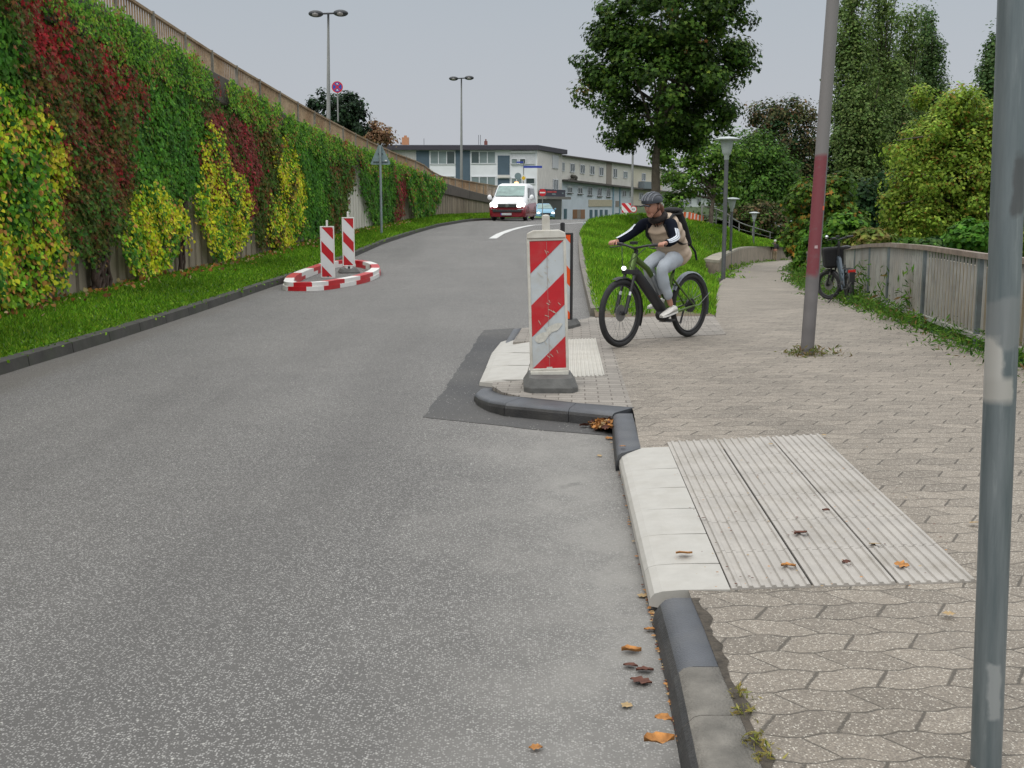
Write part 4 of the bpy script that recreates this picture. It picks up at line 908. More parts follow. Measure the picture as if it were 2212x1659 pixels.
# foreground steel post
mpostm = NT('worn_post'); gx, gy, gz = mpostm.xyz()
c_ = mpostm.mix(mpostm.rng(mpostm.noise(5, 5, .6, mpostm.mapv((6, 6, .5))), .35, .68), (.12, .15, .16), (.21, .24, .25))
c_ = mpostm.mix(mpostm.rng(mpostm.noise(9, 5, .7, mpostm.mapv((5, 5, .4), 0, (3, 1, 2))), .6, .78, 0, .6), c_, (.34, .37, .37))
# rests of glue and stickers
def patch(z0, z1, a, b_, ns=.06):
    e_ = mpostm.m('ADD', gz, mpostm.m('MULTIPLY', mpostm.m('SUBTRACT', mpostm.noise(11, 4), .5), ns*2)); e2 = mpostm.m('ADD', gx, mpostm.m('MULTIPLY', mpostm.m('SUBTRACT', mpostm.noise(17, 4), .5), .03))
    return mpostm.m('MULTIPLY', mpostm.m('MULTIPLY', mpostm.rng(e_, z0, z0+.02), mpostm.rng(e_, z1-.02, z1, 1, 0)), mpostm.m('MULTIPLY', mpostm.rng(e2, a, a+.008), mpostm.rng(e2, b_-.008, b_, 1, 0)))
c_ = mpostm.mix(patch(.985, 1.125, -.05, -.006), c_, (.50, .49, .46)); c_ = mpostm.mix(patch(.955, 1.03, -.05, .022, .02), c_, (.46, .45, .42))
c_ = mpostm.mix(mpostm.m('MULTIPLY', patch(1.42, 1.56, -.008, .05), .75), c_, (.085, .085, .085)); c_ = mpostm.mix(mpostm.m('MULTIPLY', patch(1.10, 1.22, -.05, .05), .5), c_, (.3, .31, .31))
c_ = mpostm.mix(mpostm.m('MULTIPLY', patch(.10, .30, -.02, .02, .1), .6), c_, (.42, .44, .44))
mpostm = mpostm.fin(c_, .45, .35)
p0 = D(2129, 1660, 2.84); p1 = D(2192, 0, 2.84); base = Vector((p0.x-(p0.z)*(p1.x-p0.x)/(p1.z-p0.z), 2.84, 0))
t_ = tag(MB().tube([(0, 0, -.02), (0, 0, 2.6)], .0385, 32).build('steel_post', mpostm), 'blue-grey galvanised post in the right foreground with torn sticker rests', 'post'); t_.location = base
t_.rotation_euler = (0, math.atan2(p1.x-base.x, p1.z), 0)
# ================================================================ UPPER STREET FURNITURE
mdk = M('dark_lamp', (.03, .033, .037), .5); mpl = M('light_pole', (.26, .265, .255), .6, .2, var=.2, sc=.6)
def high_lamp(label, x, ybase, ytop, Y, arm, z0):
    tp = D(x, ytop, Y); bs = D(x+ybase*0, ybase, Y); t_ = thing('street_lamp', label, 'street lamp', (tp.x, Y, z0), 0, 'twin headed street lamps on the upper street'); h = tp.z-z0
    t_.rotation_euler = (0, math.atan2(tp.x-bs.x, tp.z-bs.z)*.9, 0)
    b = MB(); b.tube([(0, 0, 0), (0, 0, h*.45), (0, 0, h)], [.13, .10, .05], 10); b.build('pole', mpl, t_)
    b = MB(); b.tube([(0, 0, h-2.2), (0, 0, h)], [.062, .055], 8); b.tube([(-arm*.6, 0, h-.02), (arm*.6, 0, h+.02)], .045, 8); b.build('bracket', mdk, t_)
    for s_ in (-1, 1):
        b = MB(); b.ball((s_*arm, 0, h+.03*s_), (.38*arm/.62, .28, .17), 14, 8); b.build('lamp_head', mdk, t_)
        b = MB(); b.ball((s_*arm, -.12, h+.03*s_-.035), (.22*arm/.62, .17, .11), 12, 8); b.build('lamp_glass', M('lamp_glass', (.3, .28, .27), .3), t_)
high_lamp('left and taller looking twin headed street lamp above the creeper wall', 701, 248, 29, 60, .62, BANDZ(58)-.05)
high_lamp('right twin headed street lamp in front of the blue and white block', 995, 378, 169, 95, .62, 1.2)
mred = M('sign_red', (.55, .02, .03), .45, var=.05); mblu = M('sign_blue', (.03, .06, .35), .45, var=.05); mwht = M('sign_white', (.72, .72, .7), .45, var=.05); mgback = M('sign_back', (.20, .27, .28), .5, .2, var=.1); myel = M('sign_yellow', (.8, .5, .02), .45)
def disc(b, c, r, y0, y1, n=28, mi=0, r0=0):
    vs = [(c[0]+r*math.cos(2*math.pi*i/n), yy, c[2]+r*math.sin(2*math.pi*i/n)) for yy in (y0, y1) for i in range(n)]
    return b.add(vs, [tuple(range(n)), tuple(range(n, 2*n))[::-1]]+[(i, n+i, n+(i+1) % n, (i+1) % n) for i in range(n)], mi)
def round_sign(name, label, x, y, ybase, Y, r, face, rz=0):
    c = D(x, y, Y); bs = D(x, ybase, Y); t_ = thing(name, label, 'sign', (c.x, Y, bs.z), rz); h = c.z-bs.z
    b = MB(); b.tube([(0, .04, 0), (0, .04, h+r)], .035, 8); b.build('pole', mpl, t_)
    face(t_, h, r); return t_
def f_nostop(t_, h, r):
    b = MB(); disc(b, (0, 0, h), r, -.002, .01); b.build('sign_plate', mred, t_)
    b = MB(); disc(b, (0, 0, h), r*.80, -.008, -.003); b.build('blue_field', mblu, t_)
    b = MB()
    for a in (math.pi/4, -math.pi/4): b.beam((-r*.8*math.cos(a), -.012, h-r*.8*math.sin(a)), (r*.8*math.cos(a), -.012-.002*(a > 0), h+r*.8*math.sin(a)), .005, r*.2, up=(math.sin(a), 0, -math.cos(a)))
    b.build('red_cross', mred, t_)
    b = MB(); b.add([(-r*.22, -.016, h+r*.5), (r*.25, -.016, h+r*.42), (0, -.016, h+r*.72)], [(0, 1, 2)]); b.add([(-r*.25, -.016, h-r*.6), (r*.22, -.016, h-r*.6), (0, -.016, h-r*.36)], [(0, 1, 2)]); b.build('white_arrows', mwht, t_)
round_sign('no_stopping_sign', 'round red and blue no stopping sign on a thin pole above the railing', 728.5, 188, 262, 55, .26, f_nostop)
def f_noentry(t_, h, r):
    b = MB(); disc(b, (0, 0, h), r, -.002, .01); b.build('sign_plate', mred, t_)
    b = MB(); b.box((0, -.006, h), (r*1.5, .006, r*.36)); b.build('white_bar', mwht, t_)
round_sign('no_entry_sign', 'red no entry sign with a white bar beside the white van', 1172, 416, 471, 100, .31, f_noentry)
def f_back(t_, h, r):
    b = MB(); disc(b, (0, 0, h), r, -.002, .01); b.build('sign_back', mgback, t_)
round_sign('sign_seen_from_behind', 'grey back of a round sign above the van roof', 1119, 380.5, 471, 94, .27, f_back)
c = D(1131, 384.5, 95); bs = D(1131, 471, 95); t_ = thing('priority_road_sign', 'yellow and white diamond sign with blue street name plates on its pole', 'sign', (c.x, 95, bs.z)); h = c.z-bs.z
b = MB(); b.tube([(0, .05, 0), (0, .05, D(1131, 347, 95).z-bs.z)], .04, 8); b.build('pole', mpl, t_)
for r_, m_, yy in ((.27, mwht, 0), (.18, myel, -.012)):
    b = MB(); b.extr([(-r_, yy, h), (0, yy, h-r_), (r_, yy, h), (0, yy, h+r_)], (0, 0, 0), (0, .01, 0)); b.build('diamond_plate', m_, t_)
q = D(1123, 350.5, 95); b = MB(); b.box((q.x-c.x, 0, q.z-bs.z), (.55, .03, .12)); b.build('name_plate', mblu, t_)
q = D(1151, 360.5, 95); b = MB(); b.box((q.x-c.x, 0, q.z-bs.z), (1.5, .03, .17)); b.build('name_plate', mblu, t_)
# triangle sign seen from behind
c = D(825, 313, 41); Yt = 40.; bs = D(824, 494, Yt); tp = D(825.5, 312, Yt)
t_ = thing('triangle_sign', 'grey back of a triangular road sign on a pole in the grass verge', 'sign', (bs.x, bs.y, bs.z)); h = tp.z-bs.z; k = Yt/F_
b = MB(); b.tube([(0, 0, -.4), (.0, 0, h-.02)], .042, 10); b.build('pole', M('sign_pole', (.27, .32, .33), .5, .4), t_)
b = MB(); w_ = 21*k; hh = 42*k
tri_ = [(-w_*.93, .05, h-hh), (-w_, .05, h-hh+.05), (-.05, .05, h-.02), (.05, .05, h-.02), (w_, .05, h-hh+.05), (w_*.93, .05, h-hh)]
b.extr(tri_, (0, 0, 0), (0, .012, 0)); b.build('sign_plate', mgback, t_)
b = MB(); b.box((0, .035, h-hh+.10), (w_*1.5, .03, .03)); b.box((0, .035, h-.3), (w_*.5, .03, .03)); b.build('clamp', M('clamp', (.12, .15, .16), .5, .4), t_)
b = MB(); b.box((w_*.55, .046, h-hh+.13), (.07, .006, .05)); b.build('label', mwht, t_)
# chevron board and weight limit sign by the houses
c = D(1353, 449, 78); t_ = thing('chevron_board', 'tilted red and white striped board in front of the pale blue house', 'sign', (c.x, 78, c.z-.6))
b = MB(); b.box((0, 0, .6), (.62, .02, .62)); b.box((0, .03, .1), (.06, .04, .9)); b.build('board', mwht, t_)
b = MB()
for o_ in (-.0,): b.extr([(-.31, -.014, .91), (-.1, -.014, .91), (.31, -.014, .42), (.31, -.014, .29), (.17, -.014, .29), (-.31, -.014, .82)], (0, 0, 0), (0, .002, 0))
b.extr([(.1, -.014, .91), (.31, -.014, .91), (.31, -.014, .70)], (0, 0, 0), (0, .002, 0)); b.extr([(-.31, -.014, .29), (-.31, -.014, .5), (-.13, -.014, .29)], (0, 0, 0), (0, .002, 0)); b.build('stripe', mred, t_)
def f_limit(t_, h, r):
    b = MB(); disc(b, (0, 0, h), r, -.002, .01); b.build('sign_plate', mred, t_)
    b = MB(); disc(b, (0, 0, h), r*.76, -.008, -.003); b.build('white_field', mwht, t_)
    b = MB()
    for x_ in (-.09, -.02, .06): b.box((x_, -.01, h), (.035, .003, .12))
    b.build('figures', mdk, t_)
round_sign('limit_sign', 'round red rimmed limit sign low beside the striped board', 1368.5, 452, 463, 80, .24, f_limit)
c = D(1367, 322, 90); t_ = thing('lamp_pole', 'thin tall pole in front of the pale blue house, its top in the maple', 'pole', (c.x, 90, D(1367, 470, 90).z))
b = MB(); b.tube([(0, 0, 0), (0, 0, 7.2)], [.11, .06], 8); b.build('shaft', mpl, t_); b = MB(); b.tube([(0, 0, 7.2), (.35, 0, 7.35), (1., 0, 7.4)], .04, 6); b.build('arm', mpl, t_)
# orange and white barriers on the ridge
mor = M('barrier_orange', (.75, .13, .03), .5); mbw = M('barrier_white', (.75, .7, .65), .5)
for i in range(5):
    f = i/4; p = D(1476+f*34, 470+f*7, 58+f*4); t_ = thing('construction_barrier', ['first', 'second', 'third', 'fourth', 'last'][i]+' orange and white construction barrier of the row behind the backpack', 'barrier', (p.x, p.y, p.z-.35), .5+.1*i, 'construction barriers on the ridge')
    for j in range(6):
        b = MB(); b.extr([(-.45+j*.15-.04, 0, .25), (-.45+j*.15+.11, 0, .25), (-.45+j*.15+.15, 0, .62), (-.45+j*.15, 0, .62)], (0, -.03, 0), (0, .06, 0)); b.build('barrier_stripe', mor if j % 2 else mbw, t_)
    b = MB()
    for s_ in (-.38, .38): b.box((s_, 0, .05), (.07, .25, .5))
    b.build('feet', mor, t_)
# ================================================================ BUILDINGS
class Facade:
    """vertical wall plane through two ground points; features measured in photo pixels"""
    def __init__(s, a, b):
        s.a = Vector((a.x, a.y, 0)); s.b = Vector((b.x, b.y, 0)); s.d = (s.b-s.a).normalized(); s.n = Vector((s.d.y, -s.d.x, 0))
    def hit(s, x, y):
        r = Vector(ray(x, y)); t = (s.a.dot(s.n))/(r.x*s.n.x+r.y*s.n.y); p = Vector((0, 0, CH))+r*t; return (p-s.a).dot(s.d), p.z
    def pt(s, u, z, o=0.): q = s.a+s.d*u+s.n*o; return (q.x, q.y, z)
    def rect(s, x0, y0, x1, y1, flat=False):
        u0 = s.hit(x0, (y0+y1)/2)[0]; u1 = s.hit(x1, (y0+y1)/2)[0]; z1 = s.hit((x0+x1)/2, y0)[1]; z0 = s.hit((x0+x1)/2, y1)[1]; return u0, u1, z0, z1
    def slab(s, b, u0, u1, z0, z1, o0, o1, mi=0, zs=None):
        zz = zs or (z0, z0, z1, z1)  # z at (u0 low, u1 low, u1 high, u0 high)
        P0 = [s.pt(u0, zz[0], o0), s.pt(u1, zz[1], o0), s.pt(u1, zz[2], o0), s.pt(u0, zz[3], o0)]; P1 = [s.pt(u0, zz[0], o1), s.pt(u1, zz[1], o1), s.pt(u1, zz[2], o1), s.pt(u0, zz[3], o1)]
        b.add(P0+P1, [(3, 2, 1, 0), (4, 5, 6, 7), (0, 1, 5, 4), (1, 2, 6, 5), (2, 3, 7, 6), (3, 0, 4, 7)], mi); return b
mglass = M('window_glass', (.05, .075, .075), .15, var=.3, sc=.4, spec=.6); mgl2 = M('net_curtain_glass', (.20, .25, .25), .25, var=.2, sc=.5)
mfr = M('window_frame', (.68, .70, .72), .5, var=.05); mrf = M('roof_fascia', (.05, .045, .06), .7)
mbw_ = M('block_white', (.76, .78, .80), .8, var=.05, sc=1); mbb = M('block_blue', (.075, .115, .15), .7, var=.1, sc=1); mtile = pavers('wall_tiles', (.46, .43, .40), 0, pw=.8, ph=.3, wave=0, slant=0, joint=(.33, .31, .28), jw=.06, grain=False)
mshut = M('roller_shutter', (.56, .57, .59), .7); mtile = M('wall_tile', (.68, .65, .61), .85, var=.08, sc=1.5)
def window(F, bt, x0, y0, x1, y1, n=2, glass=None, o=.0, fr=None, name='window', dark=()):
    u0, u1, z0, z1 = F.rect(x0, y0, x1, y1); w_ = (u1-u0); ft = min(.09, w_*.09)
    b = MB(); F.slab(b, u0, u1, z0, z0+ft, o, o+.08); F.slab(b, u0, u1, z1-ft, z1, o, o+.08)
    for i in range(n+1):
        c = u0+(w_-ft)*i/n; F.slab(b, c, c+ft, z0+ft+.001, z1-ft-.001, o, o+.075)
    f = b.build(name, fr or mfr, bt, world=True)
    for i in range(n):
        b = MB(); F.slab(b, u0+(w_-ft)*i/n+ft, u0+(w_-ft)*(i+1)/n, z0+ft, z1-ft, o-.02, o+.02); p = b.build('pane', mglass if i in dark else (glass or mglass), None, world=False)
        p.data.transform(Matrix.Translation(-Vector(bt.location))); p.parent = f
    return f
def panel(F, bt, name, mat_, x0, y0, x1, y1, o0=0., o1=.05):
    b = MB(); F.slab(b, *F.rect(x0, y0, x1, y1), o0, o1); return b.build(name, mat_, bt, world=True)
# block 1, front frontal, side receding
Y1 = 135.
Fa = Facade(D(780, 400, Y1), D(1160, 400, Y1)); Fb = Facade(D(1160, 400, Y1), D(1213, 400, 147))
bt = thing('apartment_block', 'flat roofed apartment block with blue and white panels behind the van', 'building', (-5, Y1+8, -.6))
b = MB(); zt = Fa.hit(1000, 324)[1]; ul = (Fa.b-Fa.a).length; L0 = Fb.hit(1213, 400)[0]
A_, B_, C_ = Fa.a, Fa.b, Fb.b; Dk = Fa.n*-16
pl = [(A_.x, A_.y), (B_.x, B_.y), (C_.x, C_.y), (C_.x-6, C_.y+10), (A_.x, A_.y+16)]
b.prism(pl, -1.2, zt); b.build('wall', mbw_, bt, world=True)
b = MB(); plr = [(A_.x-.5, A_.y-.6), (B_.x+.1, B_.y-.6), (C_.x+.7, C_.y-.2), (C_.x-5.5, C_.y+10.5), (A_.x-.5, A_.y+16.6)]; b.prism(plr, zt, zt+.52); b.build('roof', mrf, bt, world=True)
b = MB(); b.prism([(x, y+.3) for x, y in plr], zt+.521, zt+.56)
rf2 = b.build('roof_edge', M('roof_edge', (.3, .32, .38), .6), bt, world=True)
for (x0, x1, y0, y1, m_) in ((869, 883, 297, 313, M('chimney_orange', (.42, .2, .1), .8)), (1046, 1053, 305, 316, M('chimney_red', (.16, .055, .045), .8))):
    p = D(x0, y1, Y1+5); q = D(x1, y0, Y1+5); b = MB(); b.box(((p.x+q.x)/2, Y1+5, (p.z+q.z)/2-.1), (q.x-p.x, .9, q.z-p.z+.2)); b.box(((p.x+q.x)/2, Y1+5, q.z+.1), ((q.x-p.x)*.4, .3, .25)); b.build('chimney', m_, bt, world=True)
for x_ in (916, 1034, 1038): 
    p = D(x_, 316, Y1+3); b = MB(); b.tube([p, p+Vector((0, 0, .9 if x_ < 1000 else 1.3))], .025, 4); b.build('aerial', mdk, bt, world=True)
for x0, x1 in ((900, 927.7), (984.5, 1015.7), (1075, 1101)):
    panel(Fa, bt, 'blue_panel', mbb, x0, 325 if x0 < 1070 else 336, x1, 470 if x0 < 1070 else 377.5)
panel(Fa, bt, 'blue_panel', mbb, 1075, 386, 1101, 470); panel(Fa, bt, 'ledge', mtile, 1075, 378.5, 1101, 384, 0, .3)
panel(Fa, bt, 'wall_panel', M('cream_panel', (.47, .46, .44), .8), 836, 325, 899, 470)
for k in range(3):
    dy = k*54.5
    window(Fa, bt, 928.6, 325.4+dy, 983.5, 355.4+dy, 3, mgl2, .02, dark=(2,) if k == 0 else ())
    window(Fa, bt, 1017, 326.3+dy, 1071, 354+dy, 3, mgl2, .02, dark=(0,) if k == 0 else ())
panel(Fa, bt, 'shutter_box', mshut, 1103, 330, 1156, 354.8, 0, .12); window(Fa, bt, 1104.3, 342.5, 1118, 355, 1, mgl2, .13); window(Fa, bt, 1122, 342.5, 1135.5, 355, 1, mglass, .13)
panel(Fa, bt, 'shutter_box', M('cornice', (.72, .72, .72), .6), 1102, 326.5, 1157, 330, 0, .3)
window(Fa, bt, 1104, 384, 1128, 398, 2, mgl2, .02); window(Fa, bt, 1135, 384, 1156, 398, 1, mglass, .02)
u0, u1, z0, z1 = Fb.rect(1160, 330, 1213, 410); b = MB(); Fb.slab(b, 0, L0-.02, -1, zt-.01, .002, .06); b.build('tiled_wall', mtile, bt, world=True)
window(Fb, bt, 1193, 387, 1204, 410.5, 2, mglass, .07); panel(Fb, bt, 'roller_shutter', mshut, 1191.5, 336, 1204, 364, .06, .16)
b = MB(); zc = Fb.hit(1190, 417)[1]; Fb.slab(b, 0, L0, zc-.42, zc+.42, .3, .5); sg = b.build('shop_sign', M('shop_sign', (.035, .035, .06), .6), bt, world=True)
for (u, w_, dz, m_) in ((.35, .5, .12, mred), (.52, .34, .14, mred), (.5, .3, -.14, mgback), (.88, .13, .0, mgback)):
    b = MB(); Fb.slab(b, L0*(u-w_/4), L0*(u+w_/4), zc+dz-.09, zc+dz+.09, .5, .52); q = b.build('sign_lettering', m_, None); q.data.transform(Matrix.Translation(-Vector(bt.location))); q.parent = sg
b = MB(); Fb.slab(b, 0, L0+.6, zc-.75, zc-.43, .06, 1.1); b.build('canopy', M('canopy', (.2, .19, .17), .8), bt, world=True)
b = MB(); Fb.slab(b, .1, L0-.4, -1, zc-.78, .06, .1); b.build('shop_front', M('shop_front', (.012, .022, .018), .4), bt, world=True)
# row of houses
Fr = Facade(D(1213, 400, 148), D(1500, 400, 208))
mh1 = M('house_blue', (.66, .73, .78), .85, var=.06, sc=.6); mh1t = M('house_cream_grey', (.70, .68, .62), .85, var=.08, sc=.6); mcorn = M('cornice_dark', (.10, .09, .08), .8); mteal = M('door_teal', (.05, .12, .15), .5)
mh2 = M('house_pale_blue', (.62, .67, .72), .85, var=.05); mh3 = M('house_cream', (.66, .61, .49), .85, var=.06); mh4 = M('house_light_grey', (.64, .63, .61), .85, var=.05); mh5 = M('house_white', (.72, .74, .76), .85, var=.05); mbrown = M('panel_brown', (.30, .26, .22), .8)
def yroof(x): return 337.5+(x-1213)*.135
def ycorn(x): return 389.+(x-1213)*.115
def house(label, x0, x1, mlow_, mtop_, corn=True, depth=11, rh=0.):
    u0 = Fr.hit(x0, 400)[0]; u1 = Fr.hit(x1, 400)[0]; base = Fr.pt((u0+u1)/2, -1.5, -3)
    t_ = thing('terraced_house', label, 'house', base, 0, 'row of terraced houses beyond the crest')
    zc0, zc1 = Fr.hit(x0, ycorn(x0))[1], Fr.hit(x1, ycorn(x1))[1]; zr0, zr1 = Fr.hit(x0, yroof(x0))[1]+rh, Fr.hit(x1, yroof(x1))[1]+rh; g_ = .01
    b = MB(); Fr.slab(b, u0+g_, u1-g_, 0, 0, -depth, 0, zs=(-1.5, -1.5, zc1, zc0)); b.build('wall', mlow_, t_, world=True)
    b = MB(); Fr.slab(b, u0+g_, u1-g_, 0, 0, -depth, -.02, zs=(zc0, zc1, zr1, zr0)); b.build('upper_wall', mtop_, t_, world=True)
    b = MB(); Fr.slab(b, u0+g_, u1-g_, 0, 0, -depth-.3, .45, zs=(zr0, zr1, zr1+.16, zr0+.16)); b.build('roof', mcorn, t_, world=True)
    b = MB(); Fr.slab(b, u0+g_, u1-g_, 0, 0, .001, .8, zs=(zc0-.14, zc1-.14, zc1+.1, zc0+.1)); b.build('cornice', mcorn, t_, world=True)
    return t_
h1 = house('pale blue terraced house with brown garage doors and a cream panel, first in the row', 1213.5, 1322, mh1, mh1t)
for x0, x1 in ((1213.8, 1219), (1231.4, 1241), (1253, 1262.8), (1274, 1283.5), (1294, 1303)):
    y0 = 350.5+(x0-1213)*.125; window(Fr, h1, x0, y0, x1, y0+19.5, 2, mglass)
panel(Fr, h1, 'brown_panel', mbrown, 1310, 350, 1321, 398, .0, .04)
for x0, x1, y0, y1, n in ((1225, 1235.5, 404, 417, 2), (1247.5, 1257.5, 405, 419, 2), (1269, 1278.5, 403.5, 422, 2), (1290, 1299, 404.5, 424, 2), (1309.5, 1318, 405.5, 425, 2)):
    window(Fr, h1, x0, y0, x1, y1, n, mglass)
    panel(Fr, h1, 'window_sill', mcorn, x0-.5, y1+.2, x1+.5, y1+1.3, 0, .2)
    if y0 > 403.6 and x0 < 1260: panel(Fr, h1, 'shutter_box', mfr, x0-.5, y0-3.5, x1+.5, y0, 0, .12)
panel(Fr, h1, 'cream_board', M('cream_board', (.56, .50, .36), .8), 1271, 431.5, 1321, 446, 0, .1)
panel(Fr, h1, 'door', mteal, 1218, 451, 1224, 472.5); panel(Fr, h1, 'garage_door', M('door_brown', (.26, .13, .06), .7), 1237, 452.5, 1246, 472.5); panel(Fr, h1, 'garage_door', mbrown, 1246.3, 452.5, 1254, 472.5, 0, .03); panel(Fr, h1, 'garage_door', M('door_brown_light', (.32, .17, .09), .7), 1254.3, 452.5, 1263, 472.5)
for x0 in (1273.5, 1284.5, 1295.5, 1306.3): panel(Fr, h1, 'door', mteal, x0, 453, x0+5.8, 473)
p = Fr.hit(1233, 384); b = MB(); 
for k in range(7): b.ball(Fr.pt(p[0]+R.uniform(-1., 1.), p[1]+R.uniform(-.4, .3), .45), .28, 6, 4)
b.build('balcony_plants', M('dry_plants', (.08, .075, .06), .9), h1, world=True)
h2 = house('narrow pale house with a small brown window, second in the row', 1322, 1363, mh2, mh1t)
window(Fr, h2, 1324.5, 364, 1332.5, 384, 2); window(Fr, h2, 1346.5, 370, 1355, 385, 2, mgl2)
window(Fr, h2, 1343.5, 411, 1352, 425, 2); window(Fr, h2, 1359, 412, 1362.5, 426, 1); panel(Fr, h2, 'small_window', mbrown, 1329.5, 434, 1336.5, 446.5, 0, .08)
b = MB(); u_ = Fr.hit(1323.5, 400)[0]; Fr.slab(b, u_, u_+.35, -1.5, Fr.hit(1323, 403)[1], 0, .12); b.build('downpipe', M('blue_pipe', (.22, .36, .45), .6), h2, world=True)
u_ = Fr.hit(1338, 400)[0]; b = MB(); Fr.slab(b, u_, u_+.3, -1.5, Fr.hit(1338, 404)[1], 0, .12); b.build('downpipe', M('blue_pipe', (.22, .36, .45), .6), h2, world=True)
panel(Fr, h2, 'door', mteal, 1329, 460, 1338, 474)
h3 = house('cream house with a grey balcony directly left of the maple trunk', 1363, 1431, mh3, mh3)
window(Fr, h3, 1386, 374, 1394, 391, 2); window(Fr, h3, 1380, 416.5, 1389, 432, 2); window(Fr, h3, 1403, 418, 1411, 433, 2); window(Fr, h3, 1420, 421, 1427, 437, 2)
panel(Fr, h3, 'balcony', M('balcony_grey', (.2, .235, .26), .7), 1379, 393, 1410, 408, 0, 1.); panel(Fr, h3, 'canopy', mcorn, 1364, 444, 1405, 449, 0, 1.); panel(Fr, h3, 'shop_front', mbrown, 1366, 450, 1400, 472, 0, .1)
panel(Fr, h3, 'door', mglass, 1382, 452, 1392, 474, .1, .13)
h4 = house('light grey house seen between the maple trunk and the cyclist backpack', 1431, 1478, mh4, mh4, rh=-.2)
window(Fr, h4, 1443, 418, 1455, 434, 3); window(Fr, h4, 1443, 380, 1455, 398, 3); panel(Fr, h4, 'balcony', M('balcony_light', (.3, .31, .33), .7), 1459, 434, 1477, 446, 0, 1.); window(Fr, h4, 1461, 450, 1474, 462, 2)
h5 = house('white house mostly hidden behind the slender tree, last visible in the row', 1478, 1560, mh5, mh5, rh=-.3)
for x_ in (1485, 1505, 1530): window(Fr, h5, x_, 428, x_+8, 442, 2); window(Fr, h5, x_, 455, x_+8, 468, 2)
hb = thing('low_blue_house', 'low blue-grey building behind the slender tree trunk', 'building', D(1590, 520, 150))
q0, q1 = D(1565, 400, 150), D(1640, 400, 150); F2 = Facade(q0, q1); zt2 = F2.hit(1600, 405)[1]
b = MB(); F2.slab(b, 0, (q1-q0).length, -4, zt2, -6, 0); b.build('wall', M('house_slate', (.11, .14, .16), .8), hb, world=True); b = MB(); F2.slab(b, -.3, (q1-q0).length+.3, zt2, zt2+.5, -6.3, .3); b.build('roof', mcorn, hb, world=True)
window(F2, hb, 1600, 440, 1618, 455, 2)
# ================================================================ VEHICLES
def loft(b, secs, mi=0, sm=True, caps=True):
    n = len(secs[0]); b.grid(secs, mi, sm)
    if caps: b.add(secs[0], [tuple(range(n))], mi); b.add(secs[-1], [tuple(range(n))[::-1]], mi)
mtyre = M('tyre', (.022, .022, .023), .85, var=.2, sc=20); mrimv = M('alloy', (.45, .46, .48), .35, .8); mchr = M('chrome', (.6, .62, .65), .2, .9); mblk = M('black_plastic', (.02, .02, .022), .5); mhl = emis('headlight_on', (1, .98, .92), 2.6)
def wheel(t_, x, y, r, w_=.22):
    b = MB(); b.torus((x, y, r), r-.07, .075, 'x', 28, 8, flat=w_/.15); o = b.build('wheel', mtyre, t_)
    b = MB(); s_ = 1 if x > 0 else -1; b.lathe((0, 0, 0), [(0.001, 0), (r*.25, .02), (r*.62, .0), (r*.68, .03)], 20)
    b.v = [(x+s_*(w_*.42+v[2]*.7), y+v[0], r+v[1]) for v in b.v]; q = b.build('rim', mrimv, o)
    b = MB(); 
    for k in range(5):
        a = k*2*math.pi/5; b.box((x+s_*w_*.44, y+r*.4*math.cos(a+.6), r+r*.4*math.sin(a+.6)), (.02, .1, .1), M=Matrix.Rotation(a+.6, 3, 'X'))
    b.build('spoke_gap', mblk, o); return o
# van, local axes: front looks to -Y, x right
mvw = M('van_white', (.78, .79, .80), .25, var=.02); mvr = M('van_red', (.20, .012, .02), .25, var=.05, spec=.7); mwsc = M('windscreen', (.15, .24, .22), .12, var=.35, sc=2.2, spec=.7); msgl = M('side_glass', (.015, .03, .028), .1)
fl, fr_ = Pz(1058, 475.3, zr), Pz(1135, 475.3, zr); vc = Vector(((fl.x+fr_.x)/2, 61, zr(61)))
van = thing('van', 'white over dark red van with lit headlights coming down the road', 'van', vc, -math.radians(8))
def vsec(y, zb, z1, z2, w1, w2, w3, rc=.12):
    # half widths: w1 sill, w2 waist, w3 roof
    h = [(-w1, zb), (-w2, zb+.3), (-w2, z1), (-w3-.02, z2-rc*1.3), (-w3+.05, z2-.4*rc), (-w3+.2, z2)]
    pts = h+[(-x, z) for x, z in h[::-1]]; return [(x, y, z) for x, z in pts]
W_ = .95
body = [vsec(-.02, .42, .62, .72, .60, .78, .70, .05), vsec(.03, .30, .80, .98, .84, .90, .80, .08), vsec(.25, .25, .95, 1.16, .90, .94, .82, .12), vsec(.9, .25, 1.05, 1.26, .92, W_, .84, .12), vsec(1.25, .25, 1.1, 1.45, .92, W_, .86, .12),
        vsec(1.9, .25, 1.12, 1.93, .92, W_, .80, .16), vsec(2.3, .25, 1.12, 1.97, .92, W_, .81, .16), vsec(4.5, .25, 1.12, 1.97, .92, W_, .81, .16), vsec(4.85, .30, 1.1, 1.85, .88, .92, .76, .14)]
b = MB(); loft(b, body); b.build('body', mvw, van)
# red lower shell
low = []
for y, zb, zt_, w1, w2 in ((-.05, .22, .74, .62, .80), (.02, .2, .76, .86, .925), (.25, .2, .78, .915, .965), (1., .2, .86, .93, .972), (1.5, .2, .9, .93, .972), (4.5, .2, .95, .93, .972), (4.9, .24, .95, .9, .94)):
    low.append([(x, y, z) for x, z in ((-w1, zb), (-w2, zb+.12), (-w2, zt_), (-w2+.05, zt_+.004), (w2-.05, zt_+.004), (w2, zt_), (w2, zb+.12), (w1, zb))])
b = MB(); loft(b, low); b.build('lower_body', mvr, van)
ws_ = [(-.74, 1.26, 1.215), (.74, 1.26, 1.215), (.68, 1.80, 1.84), (-.68, 1.80, 1.84)]
b = MB(); d = Vector((0, -.05, .03)); b.extr([(-.76, .90, 1.272), (.76, .90, 1.272), (.70, 1.80, 1.80), (-.70, 1.80, 1.80)], d*.4, d); b.build('windscreen', mwsc, van)
